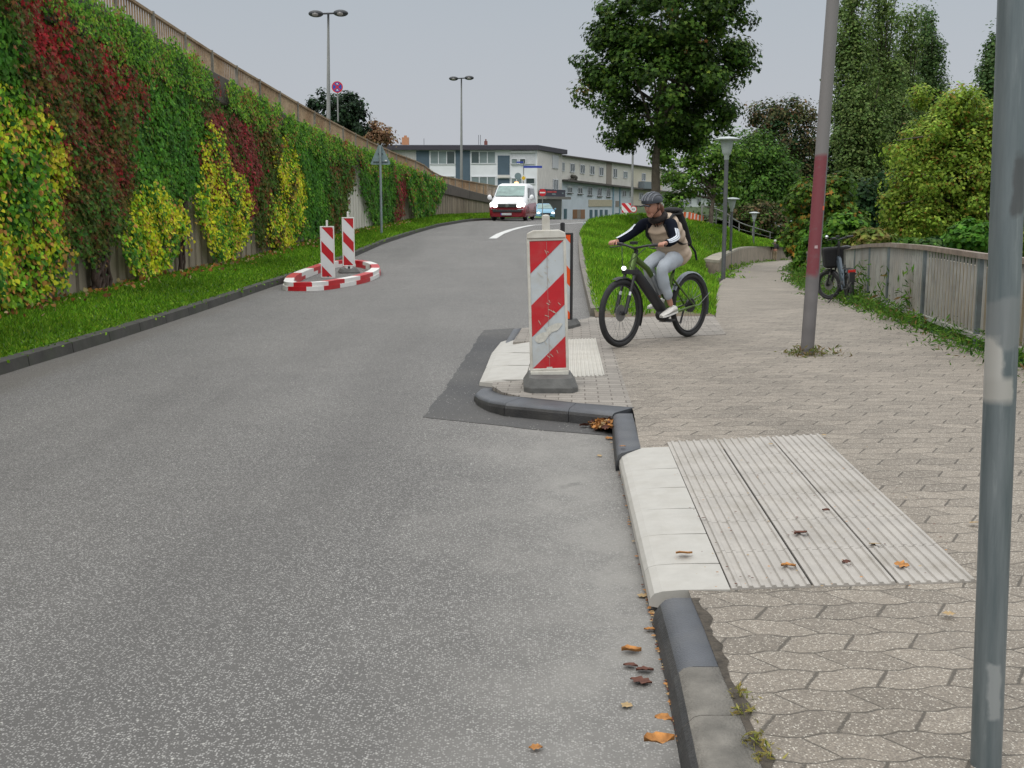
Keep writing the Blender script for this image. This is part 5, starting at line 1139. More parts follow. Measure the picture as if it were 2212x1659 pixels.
for s_ in (-1, 1):
    b = MB(); b.extr([(s_*.925, 1.35, 1.13), (s_*.925, 2.25, 1.13), (s_*.845, 2.2, 1.72), (s_*.845, 1.95, 1.72)], (0, 0, 0), (s_*.035, 0, 0)); b.build('side_window', msgl, van)
    b = MB(); b.extr([(s_*.925, 2.4, 1.13), (s_*.925, 4.4, 1.13), (s_*.845, 4.3, 1.72), (s_*.845, 2.4, 1.72)], (0, 0, 0), (s_*.03, 0, 0)); b.build('side_window', msgl, van)
    b = MB(); b.ball((s_*1.13, 1.25, 1.22), (.12, .08, .15), 12, 8); b.beam((s_*.92, 1.3, 1.14), (s_*1.1, 1.27, 1.16), .05, .05); b.build('wing_mirror', mvw, van)
    b = MB(); q = [(s_*.50, -.03, .80), (s_*.52, -.04, .72), (s_*.66, -.045, .69), (s_*.90, .02, .72), (s_*.93, .10, .92), (s_*.84, .0, .95), (s_*.62, -.04, .86)]; b.extr(q, (0, -.03, 0), (0, .2, 0)); b.build('headlight', mhl, van)
    b = MB(); b.beam((s_*.55, -.10, .60), (s_*.86, -.06, .60), .02, .03); b.build('fog_light', mchr, van)
    for y_ in (.95, 3.95): 
        wheel(van, s_*.84, y_, .34, .24); b = MB(); b.torus((s_*.955, y_, .34), .40, .03, 'x', 24, 6, a0=0, a1=math.pi); b.build('wheel_arch', mblk, van)
b = MB(); b.box((0, -.07, .80), (.98, .06, .17)); b.build('grille', mblk, van)
b = MB()
for z_ in (.745, .81, .865): b.box((0, -.105, z_), (.98, .02, .014))
b.build('grille_bar', mchr, van)
b = MB(); disc(b, (0, 0, .80), .085, -.13, -.11); g_ = b.build('emblem', mchr, van); b = MB(); b.beam((-.04, -.135, .845), (-.015, -.135, .76), .006, .014, up=(0, 1, 0)); b.beam((-.015, -.135, .76), (0, -.135, .80), .006, .012, up=(0, 1, 0)); b.beam((0, -.135, .80), (.015, -.135, .76), .006, .012, up=(0, 1, 0)); b.beam((.015, -.135, .76), (.04, -.135, .845), .006, .014, up=(0, 1, 0)); b.build('emblem_mark', mdk, g_)
b = MB(); b.box((0, -.075, .53), (1.5, .06, .12)); b.build('air_intake', mblk, van); b = MB(); b.box((0, -.108, .565), (1.5, .012, .012)); b.build('trim', mchr, van)
b = MB(); b.box((-.02, -.115, .36), (.52, .02, .11)); b.build('number_plate', M('plate_blurred', (.5, .5, .5), .5, var=.5, sc=60), van)
b = MB(); b.box((-.30, -.12, .36), (.05, .02, .11)); b.build('plate_band', mblu, van)
b = MB(); b.box((.2, 2.1, 2.0), (.18, .12, .1)); b.build('beacon_light', emis('amber_lamp', (1, .55, .2), 3.), van)
b = MB(); b.box((0, .15, .24), (1.5, .2, .1)); b.build('under_tray', mblk, van)
b = MB(); b.tube([(-.55, .66, 1.15), (-.05, .72, 1.19)], .01, 5); b.build('wiper', mblk, van)
# small blue car behind
mcb = M('car_blue', (.16, .34, .46), .3, var=.05); car_p = D(1179, 468.5, 104)
def small_car(label, p, rz, paint, lit=True, name='car', group=None):
    t_ = thing(name, label, 'car', p, rz, group)
    def cs(y, zb, z1, z2, w1, w3): h = [(-w1*.94, zb), (-w1, zb+.2), (-w1, z1), (-w3, z2-.06), (-w3+.12, z2)]; return [(x, y, z) for x, z in h+[(-x, z) for x, z in h[::-1]]]
    b = MB(); loft(b, [cs(0, .35, .55, .62, .66, .6), cs(.08, .22, .66, .76, .82, .7), cs(.9, .2, .86, .98, .88, .74), cs(1.05, .2, .9, 1.02, .89, .74), cs(1.75, .2, .92, 1.42, .89, .58), cs(2.2, .2, .92, 1.47, .89, .6), cs(3.3, .2, .92, 1.42, .88, .58), cs(4., .25, .88, 1.0, .84, .6), cs(4.15, .35, .8, .9, .76, .6)]); b.build('body', paint, t_)
    b = MB(); b.extr([(-.68, 1.0, 1.0), (.68, 1.0, 1.0), (.55, 1.68, 1.38), (-.55, 1.68, 1.38)], (0, -.03, .015), (0, -.01, .012)); b.build('windscreen', mwsc, t_)
    for s_ in (-1, 1):
        b = MB(); b.extr([(s_*.86, 1.3, .94), (s_*.86, 3.4, .94), (s_*.63, 3.1, 1.36), (s_*.63, 1.85, 1.36)], (0, 0, 0), (s_*.03, 0, 0)); b.build('side_window', msgl, t_)
        b = MB(); b.ball((s_*.64, .05, .64), (.15, .08, .085), 12, 8); b.build('headlight', mhl if lit else mwht, t_)
        b = MB(); b.ball((s_*.98, 1.25, .98), (.09, .06, .08), 8, 6); b.build('wing_mirror', paint, t_)
        for y_ in (.8, 3.3): wheel(t_, s_*.8, y_, .31, .2)
    b = MB(); b.box((0, -.0, .55), (.8, .1, .18)); b.build('grille', mblk, t_); b = MB(); b.box((0, -.04, .38), (.5, .06, .11)); b.build('number_plate', mwht, t_)
    return t_
small_car('light blue small car with bright headlights half hidden by the white van', Vector((car_p.x, car_p.y, zr(104)-.02)), math.radians(4), mcb)
cw = D(1692, 500, 118); small_car('small white parked car far off among the trees above the walking man', cw, math.radians(70), M('car_white', (.6, .6, .62), .4), False)
# ================================================================ BEACONS AND KERB RING
mbr = M('beacon_red', (.50, .012, .02), .4, var=.08, sc=5, dirt=(.38, .10, .09), dsc=9, damt=.5); mbs = M('beacon_silver', (.50, .54, .56), .4, var=.06, sc=5, dirt=(.42, .40, .33), dsc=7, damt=.6)
mbf = M('beacon_frame', (.60, .58, .52), .5, var=.1, sc=8, dirt=(.30, .27, .2), dsc=6, damt=.6); mbase = M('recycled_rubber', (.10, .10, .095), .8, var=.25, sc=10, bump=.4)
mbr2 = M('beacon_red_clean', (.46, .008, .014), .4, var=.03); mbs2 = M('beacon_white_clean', (.66, .67, .67), .4, var=.03); mbf2 = M('beacon_frame_clean', (.70, .69, .66), .5, var=.04)
def stripes(w_, h, nb, slope, dirn, up0, per):
    """bands of a striped panel as polygons clipped to the panel (local x,z)"""
    out_ = []
    k = -4
    while k < 12:
        z0 = up0+k*per; poly = [(-w_/2, z0), (w_/2, z0+dirn*slope*w_), (w_/2, z0+nb+dirn*slope*w_), (-w_/2, z0+nb)]
        for zc_, keep in ((0, 1), (h, -1)):
            q = []
            for i in range(len(poly)):
                a, c = poly[i-1], poly[i]; ia, ic = (a[1]-zc_)*keep >= 0, (c[1]-zc_)*keep >= 0
                if ia != ic: t_ = (zc_-a[1])/(c[1]-a[1]); q.append((a[0]+(c[0]-a[0])*t_, zc_))
                if ic: q.append(c)
            poly = q
            if len(poly) < 3: break
        if len(poly) >= 3: out_.append(poly)
        k += 1
    return out_
def beacon(label, p, rz, wd, hp, z0, dirn, up0, nb, mr_, ms_, mf_, base=True, tilt=0., cap='round', group='striped beacons', bw=(.42, .62, .105)):
    t_ = thing('beacon', label, 'beacon', p, rz, group); Rm = Matrix.Rotation(tilt, 3, 'Y')
    def tl(b): b.v = [tuple(Rm @ Vector(v)) for v in b.v]; return b
    b = MB(); fw = .022
    for s_ in (-1, 1): b.box((s_*(wd/2+fw/2), 0, z0+hp/2), (fw, .05, hp+.02))
    b.box((0, 0, z0-fw/2-.001), (wd+2*fw, .05, fw)); b.box((0, 0, z0+hp+fw/2+.001), (wd+2*fw, .05, fw))
    if cap == 'round':
        c_p = [(-(wd/2+fw), z0+hp+fw), (-(wd/2+fw)+.005, z0+hp+fw+.04), (-(wd/2)+.03, z0+hp+fw+.062), (wd/2-.03, z0+hp+fw+.062), ((wd/2+fw)-.005, z0+hp+fw+.04), ((wd/2+fw), z0+hp+fw)]
        b.extr([(x, -.035, z) for x, z in c_p], (0, 0, 0), (0, .07, 0)); b.extr([(x, -.035, 2*z0+hp-z) for x, z in c_p][::-1], (0, 0, 0), (0, .07, 0))
    if cap == 'wedge':
        b.extr([(-wd*.45, -.02, z0-fw), (wd*.45, -.02, z0-fw), (.03, -.02, z0-.11), (-.03, -.02, z0-.11)], (0, 0, 0), (0, .04, 0))
    tl(b).build('frame', mf_, t_, bevel=.006)
    b = MB(); b.box((0, 0, z0+hp/2), (wd, .034, hp)); tl(b).build('panel', ms_, t_)
    for poly in stripes(wd, hp, nb, (.954 if dirn > 0 else 1.08), dirn, up0, .5 if dirn > 0 else .505):
        b = MB(); b.extr([(x, -.0195, z0+z) for x, z in poly], (0, 0, 0), (0, .0022, 0)); tl(b).build('stripe', mr_, t_)
    sw = .06 if cap == 'round' else .04
    b = MB(); zt_ = z0+hp+fw+(.06 if cap == 'round' else 0); b.box((0, 0, zt_+.055), (sw, .045, .115)); b.ball((0, 0, zt_+.11), (sw/2, .022, .012), 8, 4); tl(b).build('lamp_socket', mf_, t_)
    b = MB(); b.box((0, 0, z0/2+.01), (.045, .045, max(z0-.0, .05))); tl(b).build('foot_peg', mblk if cap == 'wedge' else mf_, t_)
    if base:
        x_, y_, h_ = bw; b = MB(); ang_ = [(-x_/2, -y_/2+.08), (-x_/2+.05, -y_/2), (x_/2-.05, -y_/2), (x_/2, -y_/2+.08), (x_/2, y_/2-.08), (x_/2-.05, y_/2), (-x_/2+.05, y_/2), (-x_/2, y_/2-.08)]
        rws = [[(x, y, .0) for x, y in ang_], [(x, y, h_*.36) for x, y in ang_], [(x*.8, y*.86, h_) for x, y in ang_]]; rws = [r_+[r_[0]] for r_ in rws]
        b.grid(rws, sm=False); b.add(rws[2][:-1], [tuple(range(8))]); o = b.build('base_plate', mbase, t_, bevel=.008)
        b = MB(); b.box((0, -y_*.36-.02, h_*.62), (.15, .03, .022), M=Matrix.Rotation(-.0, 3, 'X')); b.build('grip_slot', mblk, o)
    return t_
pb = P(1188, 836); big = beacon('large weathered red and white striped beacon on the platform in the middle', pb, 0, .262, 1.0, .155, 1, .25, .25, mbr, mbs, mbf, tilt=-.03)
# scratches and a worn mark on the big beacon
b = MB(); Rm = Matrix.Rotation(-.03, 3, 'Y')
for _ in range(26):
    x_, z_ = R.uniform(-.11, .11)*R.random(), R.uniform(.25, 1.1); l_ = R.uniform(.01, .045); a = R.uniform(.3, 1.2)
    v = [(x_, -.0226, z_), (x_+l_*math.cos(a), -.0226, z_-l_*math.sin(a)), (x_+l_*math.cos(a)+.002, -.0226, z_-l_*math.sin(a)+.004), (x_+.003, -.0226, z_+.004)]; b.add([tuple(Rm @ Vector(q)) for q in v], [(0, 1, 2, 3)])
b.build('scratches', M('scratch', (.45, .42, .34), .7), big)
b = MB(); v = [(0, -.0224, .17), (.0022, -.0224, .17), (.0022, -.0224, 1.15), (0, -.0224, 1.15)]; b.add([tuple(Rm @ Vector(q)) for q in v], [(0, 1, 2, 3)]); b.build('centre_seam', M('seam', (.34, .25, .22), .7), big)
b = MB()
for cx_, cz_, rx_, rz_ in ((-.055, .40, .055, .038), (.045, .475, .062, .03), (-.005, .435, .03, .02)):
    vs = [(cx_+rx_*math.cos(a)*(1+.12*math.sin(3*a)), -.0221-.0004*rz_*1000/30, cz_+rz_*math.sin(a)+rx_*.35*math.cos(a)) for a in np.arange(0, 6.28, .35)]; b.add([tuple(Rm @ Vector(q)) for q in vs], [tuple(range(len(vs)))])
b.build('worn_mark', M('worn_mark', (.56, .55, .49), .7, var=.15, sc=40), big)
pb = P(1222, 706); mbo = M('beacon_orange', (.75, .09, .015), .4); beacon('black framed orange and white beacon standing right behind the large one', pb+Vector((-.045, 0, 0)), math.radians(-24), .21, .98, .10, -1, .1, .2, mbo, mbs, mblk, cap='flat', bw=(.34, .5, .09))
pb = P(709, 601, zr(22)); beacon('clean striped beacon at the left front of the red and white kerb ring', pb, math.radians(5), .24, 1.0, .03, -1, .005, .22, mbr2, mbs2, mbf2, base=False, cap='wedge')
pb2 = P(754, 590, zr(24)); beacon('clean striped beacon on a rubber foot inside the red and white kerb ring', pb2, math.radians(12), .22, 1.0, .17, -1, .005, .22, mbr2, mbs2, mbf2, cap='wedge', bw=(.44, .6, .1))
ring = [(611, 625), (622, 628), (662, 628.5), (700, 627), (735, 622), (770, 616), (800, 609), (820, 600), (821, 592), (808, 586), (785, 582), (755, 580.5), (725, 582), (695, 587), (668, 595), (640, 604), (618, 614)]
rp_ = [P(x, y, zr(21)) for x, y in ring]; rp_ = cr(rp_+[rp_[0]], 3)[:-1]; cen = sum(rp_, Vector())/len(rp_)
kr = thing('kerb_ring', 'teardrop ring of red and white kerb elements on the road round the two small beacons', 'traffic island', (cen.x, cen.y, zr(cen.y)))
n = len(rp_); inn = []
for i, p in enumerate(rp_):
    t_ = (rp_[(i+1) % n]-rp_[i-1]).normalized(); nn = Vector((-t_.y, t_.x, 0)); 
    if nn.dot(cen-p) < 0: nn = -nn
    inn.append(p+nn*.19)
seg = 3; cnt = 0
for tier, (za, zb_, sh) in enumerate(((0., .075, 0), (.0752, .15, 1))):
    k = 0
    while k < n:
        a = (k+sh) % n; b = MB(); rows = []
        for j in range(seg+1):
            o_, i_ = rp_[(a+j) % n], inn[(a+j) % n]
            if tier: i0 = i_; o0 = o_.lerp(i_, .10)
            else: i0 = i_; o0 = o_
            rows.append([(o0.x, o0.y, zr(o0.y)+za), (o0.x, o0.y, zr(o0.y)+zb_), (i0.x, i0.y, zr(i0.y)+zb_), (i0.x, i0.y, zr(i0.y)+za)])
        b.grid(rows, sm=False); b.add(rows[0], [(0, 1, 2, 3)]); b.add(rows[-1], [(3, 2, 1, 0)])
        b.build('kerb_element', mbr2 if (k//seg) % 2 else mbf2, kr, world=True); k += seg
# fallen leaves -----------------------------------------------------
mlf = M('dry_leaf', (.38, .17, .045), .8, var=.5, sc=30); mlf2 = M('dark_dry_leaf', (.10, .035, .02), .8, var=.4, sc=30); mlf3 = M('pale_dry_leaf', (.36, .25, .12), .8, var=.3, sc=30)
def leafmesh(b, s_, curl, rot, loc, tilt=0.):
    M_ = Matrix.Translation(loc) @ Matrix.Rotation(rot, 4, 'Z') @ Matrix.Rotation(tilt, 4, 'X'); rows = []
    for i in range(7):
        u = i/6; w_ = s_*.48*math.sin(math.pi*min(1, u*.95+.04))*(1+.4*math.sin(u*17+s_*200)); row = []
        for v in (-1, -.5, 0, .5, 1): row.append(tuple(M_ @ Vector(((u-.5)*s_, v*w_*(1-.3*curl), .003+curl*s_*.20*abs(v)**1.5+.04*s_*curl*math.sin(u*6.+s_*90)))))
        rows.append(row)
    b.grid(rows)
LV = [(1364, 1408, .07, 0, 'in the gutter left of the dark kerb, lying alone'), (1393, 1450, .06, 1, 'curled leaf beside the dark kerb face'), (1385, 1474, .075, 1, 'folded one, largest of the three beside the dark kerb'), (1362, 1440, .05, 1, 'dark curled one, leftmost of the gutter cluster'),
      (1354, 1525, .04, 2, 'small one on the asphalt below the gutter cluster'), (1424, 1604, .085, 0, 'big one nearest the bottom edge beside the old kerb'), (1433, 1555, .05, 0, 'wedged against the old kerb face'), (1157, 1618, .04, 0, 'alone on open asphalt near the bottom'), (1404, 1362, .045, 0, 'pressed to the dark kerb just below the white blocks'), (1388, 1288, .045, 2, 'caught at the lower corner of the white kerb'),
      (1478, 1197, .07, 0, 'long torn one on the white kerb blocks'), (1730, 1153, .07, 1, 'dark red one in the middle of the ribbed plates'), (1703, 1224, .06, 0, 'orange one near the lower edge of the ribbed plates'), (1784, 1104, .035, 1, 'small dark one on the ribbed plates'), (1948, 1222, .06, 0, 'brown one on the last ribbed column'), (1890, 1176, .05, 2, 'pale torn one on the ribbed plates'),
      (2050, 1327, .045, 2, 'on the pavers below the ribbed plates'), (2105, 1130, .05, 2, 'on the pavers left of the steel post'), (1316, 948, .06, 0, 'on the road just below the leaf pile'), (1345, 965, .04, 0, 'beside the kerb above the white blocks'), (1780, 940, .03, 2, 'pale one on the pavers above the ribbed plates'), (1295, 985, .035, 2, 'small one on the pale dusty asphalt'),
      (1828, 1216, .04, 1, 'thin one between two ribbed columns'), (1665, 960, .03, 2, 'tiny one at the far edge of the ribbed plates'), (2165, 1235, .04, 0, 'on the pavers right behind the steel post'), (1520, 1120, .025, 1, 'tiny one at the joint of the white blocks')]
for i, (x, y, s_, k, lab) in enumerate(LV):
    z_ = -.095 if (x < 1420 and y > 980) or x < 1340 else .012
    p = P(x, y, z_); b = MB(); leafmesh(b, s_, R.uniform(.3, 1.) if k != 2 else .2, R.uniform(-.6, .6), (0, 0, 0), R.uniform(-.25, .25)); o = b.build('fallen_leaf', (mlf, mlf2, mlf3)[k]); o.location = p
    tag(o, 'fallen leaf, '+lab, 'leaf', 'fallen leaves')
b = MB(); 
for i in range(190):
    x = 1322-abs(R.gauss(0, 20)); y = 925-R.random()*20+(1322-x)*.0
    p = P(x, y, -.085+R.random()*.05*max(0, 1-(1322-x)/50)); leafmesh(b, R.uniform(.04, .08), R.uniform(.3, 1), R.uniform(0, 6.28), p, R.uniform(-.8, .8))
    b.m[-24:] = [R.choice((0, 0, 1, 2))]*24
tag(b.build('leaf_pile', [mlf, mlf2, mlf3]), 'pile of brown dry leaves in the corner of the dark kerb', 'leaf pile', kind='stuff')
b = MB()
for i in range(170):
    y = 3.6+R.random()**1.3*5; xk = P(ol(1200), 1200).x; q = P(1424, 1440).x
    t_ = R.random(); pz_ = (R.uniform(950, 1650)); xx = {0: ol(pz_)+R.uniform(-14, -1)}.get(0) if pz_ < 1290 else 1402+(pz_-1290)*.235-R.uniform(0, 10)
    p = P(xx, pz_, -.094); leafmesh(b, R.uniform(.008, .022), .3, R.uniform(0, 6.28), p); b.m[-24:] = [R.choice((0, 1, 2))]*24
tag(b.build('leaf_crumbs', [mlf, mlf2, mlf3]), 'fine leaf crumbs and dirt along the foot of the kerb', 'litter', kind='stuff')
b = MB()
for i in range(120):
    p = P(R.uniform(1450, 2050), R.uniform(965, 1270), .012); leafmesh(b, R.uniform(.005, .014), .3, R.uniform(0, 6.28), p); b.m[-24:] = [R.choice((0, 1, 1, 2))]*24
tag(b.build('leaf_crumbs', [mlf, mlf2, mlf3]), 'small crumbs of leaves scattered over the ribbed plates', 'litter', kind='stuff')
tuft('dry moss and grass in the joint beside the old kerb', [tuple(P(x, y)) for x, y in [(1596, 1500), (1610, 1540), (1632, 1600), (1638, 1612), (1650, 1640)]], 34, .03, [(.3, .26, .08, 3), (.2, .22, .05, 1)], sz=.018, spread=.02)
# ================================================================ BICYCLES
mfg = M('frame_green', (.085, .14, .03), .3, .35, var=.05); mspk = M('spoke_steel', (.25, .25, .25), .4, .7); mgrey = M('fender_grey', (.20, .22, .25), .45, .3); mwhf = M('fork_white', (.6, .62, .65), .35)
mblu2 = M('frame_slate', (.07, .09, .11), .4, .4); mhl2 = emis('cycle_lamp', (1, 1, 1), 2.); mredl = M('tail_light_red', (.5, .02, .015), .3); mbag = M('bag_black', (.006, .006, .007), .85, var=.3, sc=12, bump=.5)
def bwheel(t_, c, r, steer=0., tw=.028, piv=None, name='wheel'):
    w_ = MB(); w_.torus((0, 0, 0), r-tw, tw, 'y', 56, 10); o = w_.build(name, mtyre, t_); o.location = c; o.rotation_euler = (0, 0, steer)
    b = MB(); b.torus((0, 0, 0), r-tw*2-.006, .011, 'y', 48, 6, flat=1.3); b.build('rim', mblk, o)
    b = MB(); 
    for k in range(28):
        a = k*2*math.pi/28; s_ = (-1)**k; b.tube([(.02*math.cos(a+.9*s_), s_*.025, .02*math.sin(a+.9*s_)), ((r-tw*2-.01)*math.cos(a), 0, (r-tw*2-.01)*math.sin(a))], .0013, 4, cap=False)
    b.build('spokes', mspk, o)
    b = MB(); b.tube([(0, -.045, 0), (0, .045, 0)], .022, 12); b.build('hub', mblk, o)
    return o
def bike(name, label, cat, p, rz, L_=1.25, r=.345, steer=0., frame=mfg, bar=1.0, barw=.31, seat=.80, seatx=.30, lean=0., parked=False):
    t_ = thing(name, label, cat, p, rz); t_.rotation_euler = (lean, 0, rz)
    hx = L_-.20; ax = Vector((L_-.05, 0, r)); hb = Vector((hx+.03, 0, r+.44)); ht = Vector((hx-.035, 0, r+.585 if not parked else r+.50)); bb = Vector((.47*L_/1.25, 0, .285))
    bwheel(t_, (0, 0, r), r, name='rear_wheel'); 
    Rs = Matrix.Rotation(steer, 3, 'Z'); ax = Vector((L_, 0, r))
    if parked: pv = Vector((hx, 0, 0)); st = lambda v: Rs @ (Vector(v)-pv)+pv
    else: st = lambda v: Vector(v)
    c_ = st((L_, 0, r)); bwheel(t_, c_, r, steer, name='front_wheel')
    b = MB(); dt0 = hb+Vector((-.03, 0, .0)); b.tube([dt0, dt0.lerp(bb, .15), dt0.lerp(bb, .9), bb+Vector((.05, 0, .0))], [.035, .055, .058, .05], 12, flat=(.75, 1.1)); b.build('battery_tube', mblk if not parked else frame, t_)
    b = MB(); b.tube([hb+Vector((0, 0, -.02)), ht], [.034, .03], 14); 
    b.tube([ht+Vector((-.01, 0, -.05)), Vector((.80*L_/1.25, 0, r+.43)), Vector((.62*L_/1.25, 0, r+.25)), bb+Vector((-.0, 0, .17))], [.034, .03, .026, .024], 10)
    b.tube([bb+Vector((.0, 0, .03)), Vector((seatx+.03, 0, r+.36))], [.022, .02], 10)
    for s_ in (-1, 1):
        b.tube([bb+Vector((-.03, s_*.035, -.01)), Vector((.2, s_*.06, r-.03)), Vector((0, s_*.065, r))], [.017, .014, .012], 8); b.tube([Vector((seatx+.05, s_*.02, r+.30)), Vector((0, s_*.065, r))], [.012, .009], 8)
    b.build('frame', frame, t_)
    b = MB(); cw = st(hb+Vector((.01, 0, -.03))); 
    for s_ in (-1, 1):
        a = st((hb.x+.02, s_*.06, hb.z-.05)); m_ = a.lerp(st((L_, s_*.06, r)), .45); b.tube([a, m_], .016, 8); 
    b.box(cw, (.07, .17, .045)); b.build('fork_crown', mblk, t_)
    b = MB()
    for s_ in (-1, 1):
        a = st((hb.x+.02, s_*.06, hb.z-.05)); e_ = st((L_, s_*.06, r)); b.tube([a.lerp(e_, .2), a.lerp(e_, .62)], .013, 8)
    b.build('fork_stanchion', mwhf if not parked else mspk, t_)
    b = MB()
    for s_ in (-1, 1):
        a = st((hb.x+.02, s_*.06, hb.z-.05)); e_ = st((L_, s_*.06, r)); b.tube([a.lerp(e_, .55), e_], [.022, .018], 8)
    b.build('fork_lower', mblk, t_)
    b = MB(); disc(b, (0, .045, 0), .085, .0, .003, 24); o = b.build('brake_disc', mspk, t_); o.location = c_; o.rotation_euler = (0, 0, steer)
    # cockpit
    st0 = Vector((hx-.06, 0, bar-.02)) if not parked else Vector((hx-.12, 0, bar-.03))
    b = MB(); b.tube([ht-Vector((0, 0, .02)), ht.lerp(st0, .8), st0+Vector((.03, 0, 0))], [.024, .022, .018], 10); b.build('stem', mblk, t_)
    def hb_(y, dx=0., dz=0.):
        q = Vector((st0.x+.02+dx, y, bar+dz)); 
        if steer: pv2 = Vector((st0.x+.03, 0, 0)); q = Matrix.Rotation(steer, 3, 'Z') @ (q-pv2)+pv2
        return q
    b = MB(); b.tube([hb_(-barw, -.06, .03), hb_(-.14, -.01, .02), hb_(0, .02, -.01), hb_(.14, -.01, .02), hb_(barw, -.06, .03)], .012, 8); b.tube([hb_(-.17, .01, .01), hb_(-.23, .06, 0.), hb_(-barw+.02, .05, -.005)], .006, 6); b.tube([hb_(.17, .01, .01), hb_(.23, .06, 0.), hb_(barw-.02, .05, -.005)], .006, 6); b.box(hb_(0, .03, .045), (.07, .05, .03)); b.build('handlebar', mblk, t_)
    for s_ in (-1, 1):
        b = MB(); b.tube([hb_(s_*(barw-.13), -.03, .026), hb_(s_*(barw+.005), -.062, .031)], .0175, 10); b.build('grip', mblk, t_)
    # cables
    b = MB(); b.tube([hb_(.15, .03, 0), st((hx+.12, .03, bar-.15)), st((hx+.06, .03, r+.45))], .004, 5); b.tube([hb_(-.15, .03, 0), st((hx+.14, -.03, bar-.17)), st((hx+.06, -.03, r+.45))], .004, 5); b.build('cable', mblk, t_)
    # saddle
    b = MB(); b.tube([Vector((seatx+.03, 0, r+.33)), Vector((seatx, 0, seat-.03))], .015, 8); b.build('seat_post', mspk if parked else mblk, t_)
    b = MB(); b.tube([(seatx-.12, 0, seat+.01), (seatx-.08, 0, seat+.01), (seatx, 0, seat), (seatx+.1, 0, seat), (seatx+.15, 0, seat-.01)], [.045, .085, .06, .03, .012], 12, flat=(1, .38)); b.build('saddle', mblk, t_)
    # fenders
    b = MB(); rr = r+.022
    def fend(c, a0, a1, n=18, y_=.03, ry=None):
        rows = []
        for i in range(n+1):
            a = a0+(a1-a0)*i/n; row = []
            for yy, dr in ((-y_, -.016), (-y_*.6, 0), (y_*.6, 0), (y_, -.016)):
                v = Vector(((rr+dr)*math.cos(a), yy, (rr+dr)*math.sin(a))); v = Matrix.Rotation(ry or 0, 3, 'Z') @ v; row.append(tuple(v+c))
            rows.append(row)
        return rows
    b.grid(fend(Vector((0, 0, r)), math.radians(30), math.radians(200))); b.build('rear_fender', mblk if parked else mgrey, t_)
    b = MB(); b.grid(fend(c_, math.radians(70), math.radians(100), 8, ry=steer)); b.grid(fend(c_, math.radians(100), math.radians(205), ry=steer)); b.build('front_fender', mblk, t_)
    b = MB(); b.tube([(-.35, .035, r+.12), (-.1, .06, r+.0), (0, .065, r)], .004, 5); b.tube([(-.35, -.035, r+.12), (0, -.065, r)], .004, 5); b.build('fender_stay', mspk, t_)
    # motor, crank
    b = MB(); b.ball(bb+Vector((.03, 0, -.005)), (.115, .06, .075), 14, 8); b.build('motor', mblk, t_)
    b = MB(); disc(b, bb+Vector((0, -.07, 0)), .09, 0, .006, 24); b.build('chainring', mblk, t_)
    b = MB(); disc(b, (0, -.05, r), .075, 0, .03, 20); b.build('sprockets', mblk, t_); b = MB(); b.tube([(.0, -.07, r-.05), (.03, -.07, r-.13), (.06, -.07, r-.2)], .012, 6); b.build('derailleur', mblk, t_)
    b = MB(); b.tube([bb+Vector((0, -.068, .088)), Vector((0, -.068, r+.05))], .005, 5); b.tube([bb+Vector((0, -.068, -.088)), Vector((.05, -.068, r-.19))], .005, 5); b.build('chain', mspk, t_)
    ca = (.12, -.05) if not parked else (.02, -.16)
    for s_ in (-1, 1):
        e_ = bb+Vector((s_*ca[0], s_*.10, s_*ca[1])); b = MB(); b.tube([bb+Vector((0, s_*.08, 0)), e_], [.016, .012], 8); b.box(e_+Vector((0, s_*.05, 0)), (.09, .09, .02)); b.build('pedal', mblk, t_)
    if not parked:
        b = MB(); b.ball((hx+.155, 0, r+.45), (.02, .026, .022), 12, 8); b.build('headlight', mhl2, t_)
        b = MB(); b.tube([bb+Vector((.10, 0, .22)), bb+Vector((.25, 0, .42))], [.035, .033], 12); b.build('bottle', M('bottle_silver', (.3, .33, .36), .3, .4), t_)
    return t_
A0, B0 = P(1487, 727), P(1337, 750); rzb = math.atan2(B0.y-A0.y, B0.x-A0.x)
bk = bike('electric_bicycle', 'olive green electric bicycle with a thick black down tube, ridden across the pavement', 'bicycle', A0, rzb, L_=1.25)
pk = Pz(1834, 656, zp); print('bike', pk); pdir = math.atan2(1., .07)
pb_ = bike('parked_bicycle', 'dark parked bicycle with a black front bag leaning at the river fence', 'bicycle', pk, pdir, L_=.95, r=.245, steer=math.radians(42), frame=mblu2, bar=1.0, barw=.28, seat=.88, seatx=.22, lean=math.radians(-4), parked=True)
b = MB(); b.box((0, 0, 0), (.24, .30, .34), taper=1.15); b.v = [(v[0]+.84, v[1]+.06, v[2]+.70) for v in b.v]; o = b.build('front_bag', mbag, pb_, bevel=.04)
b = MB(); b.box((-.26, 0, .53), (.03, .11, .045)); b.build('tail_light', mredl, pb_)
b = MB()
for s_ in (-1, 1): b.tube([(.22, s_*.05, .55), (-.26, s_*.06, .56), (0, s_*.07, .245)], .006, 5)
for x_ in (-.2, -.05, .1): b.tube([(x_, -.06, .56), (x_, .06, .56)], .005, 5)
b.build('rear_rack', mblk, pb_); b = MB(); b.tube([(.30, .06, .27), (.33, .26, .0)], .01, 6); b.build('kickstand', mblk, pb_)
b = MB(); b.ball((.62, .20, 1.05), (.03, .03, .03), 10, 6); b.build('bell', mchr, pb_)
b = MB(); b.box((-.29, 0, .44), (.012, .08, .16)); b.build('mud_flap', mblk, pb_)
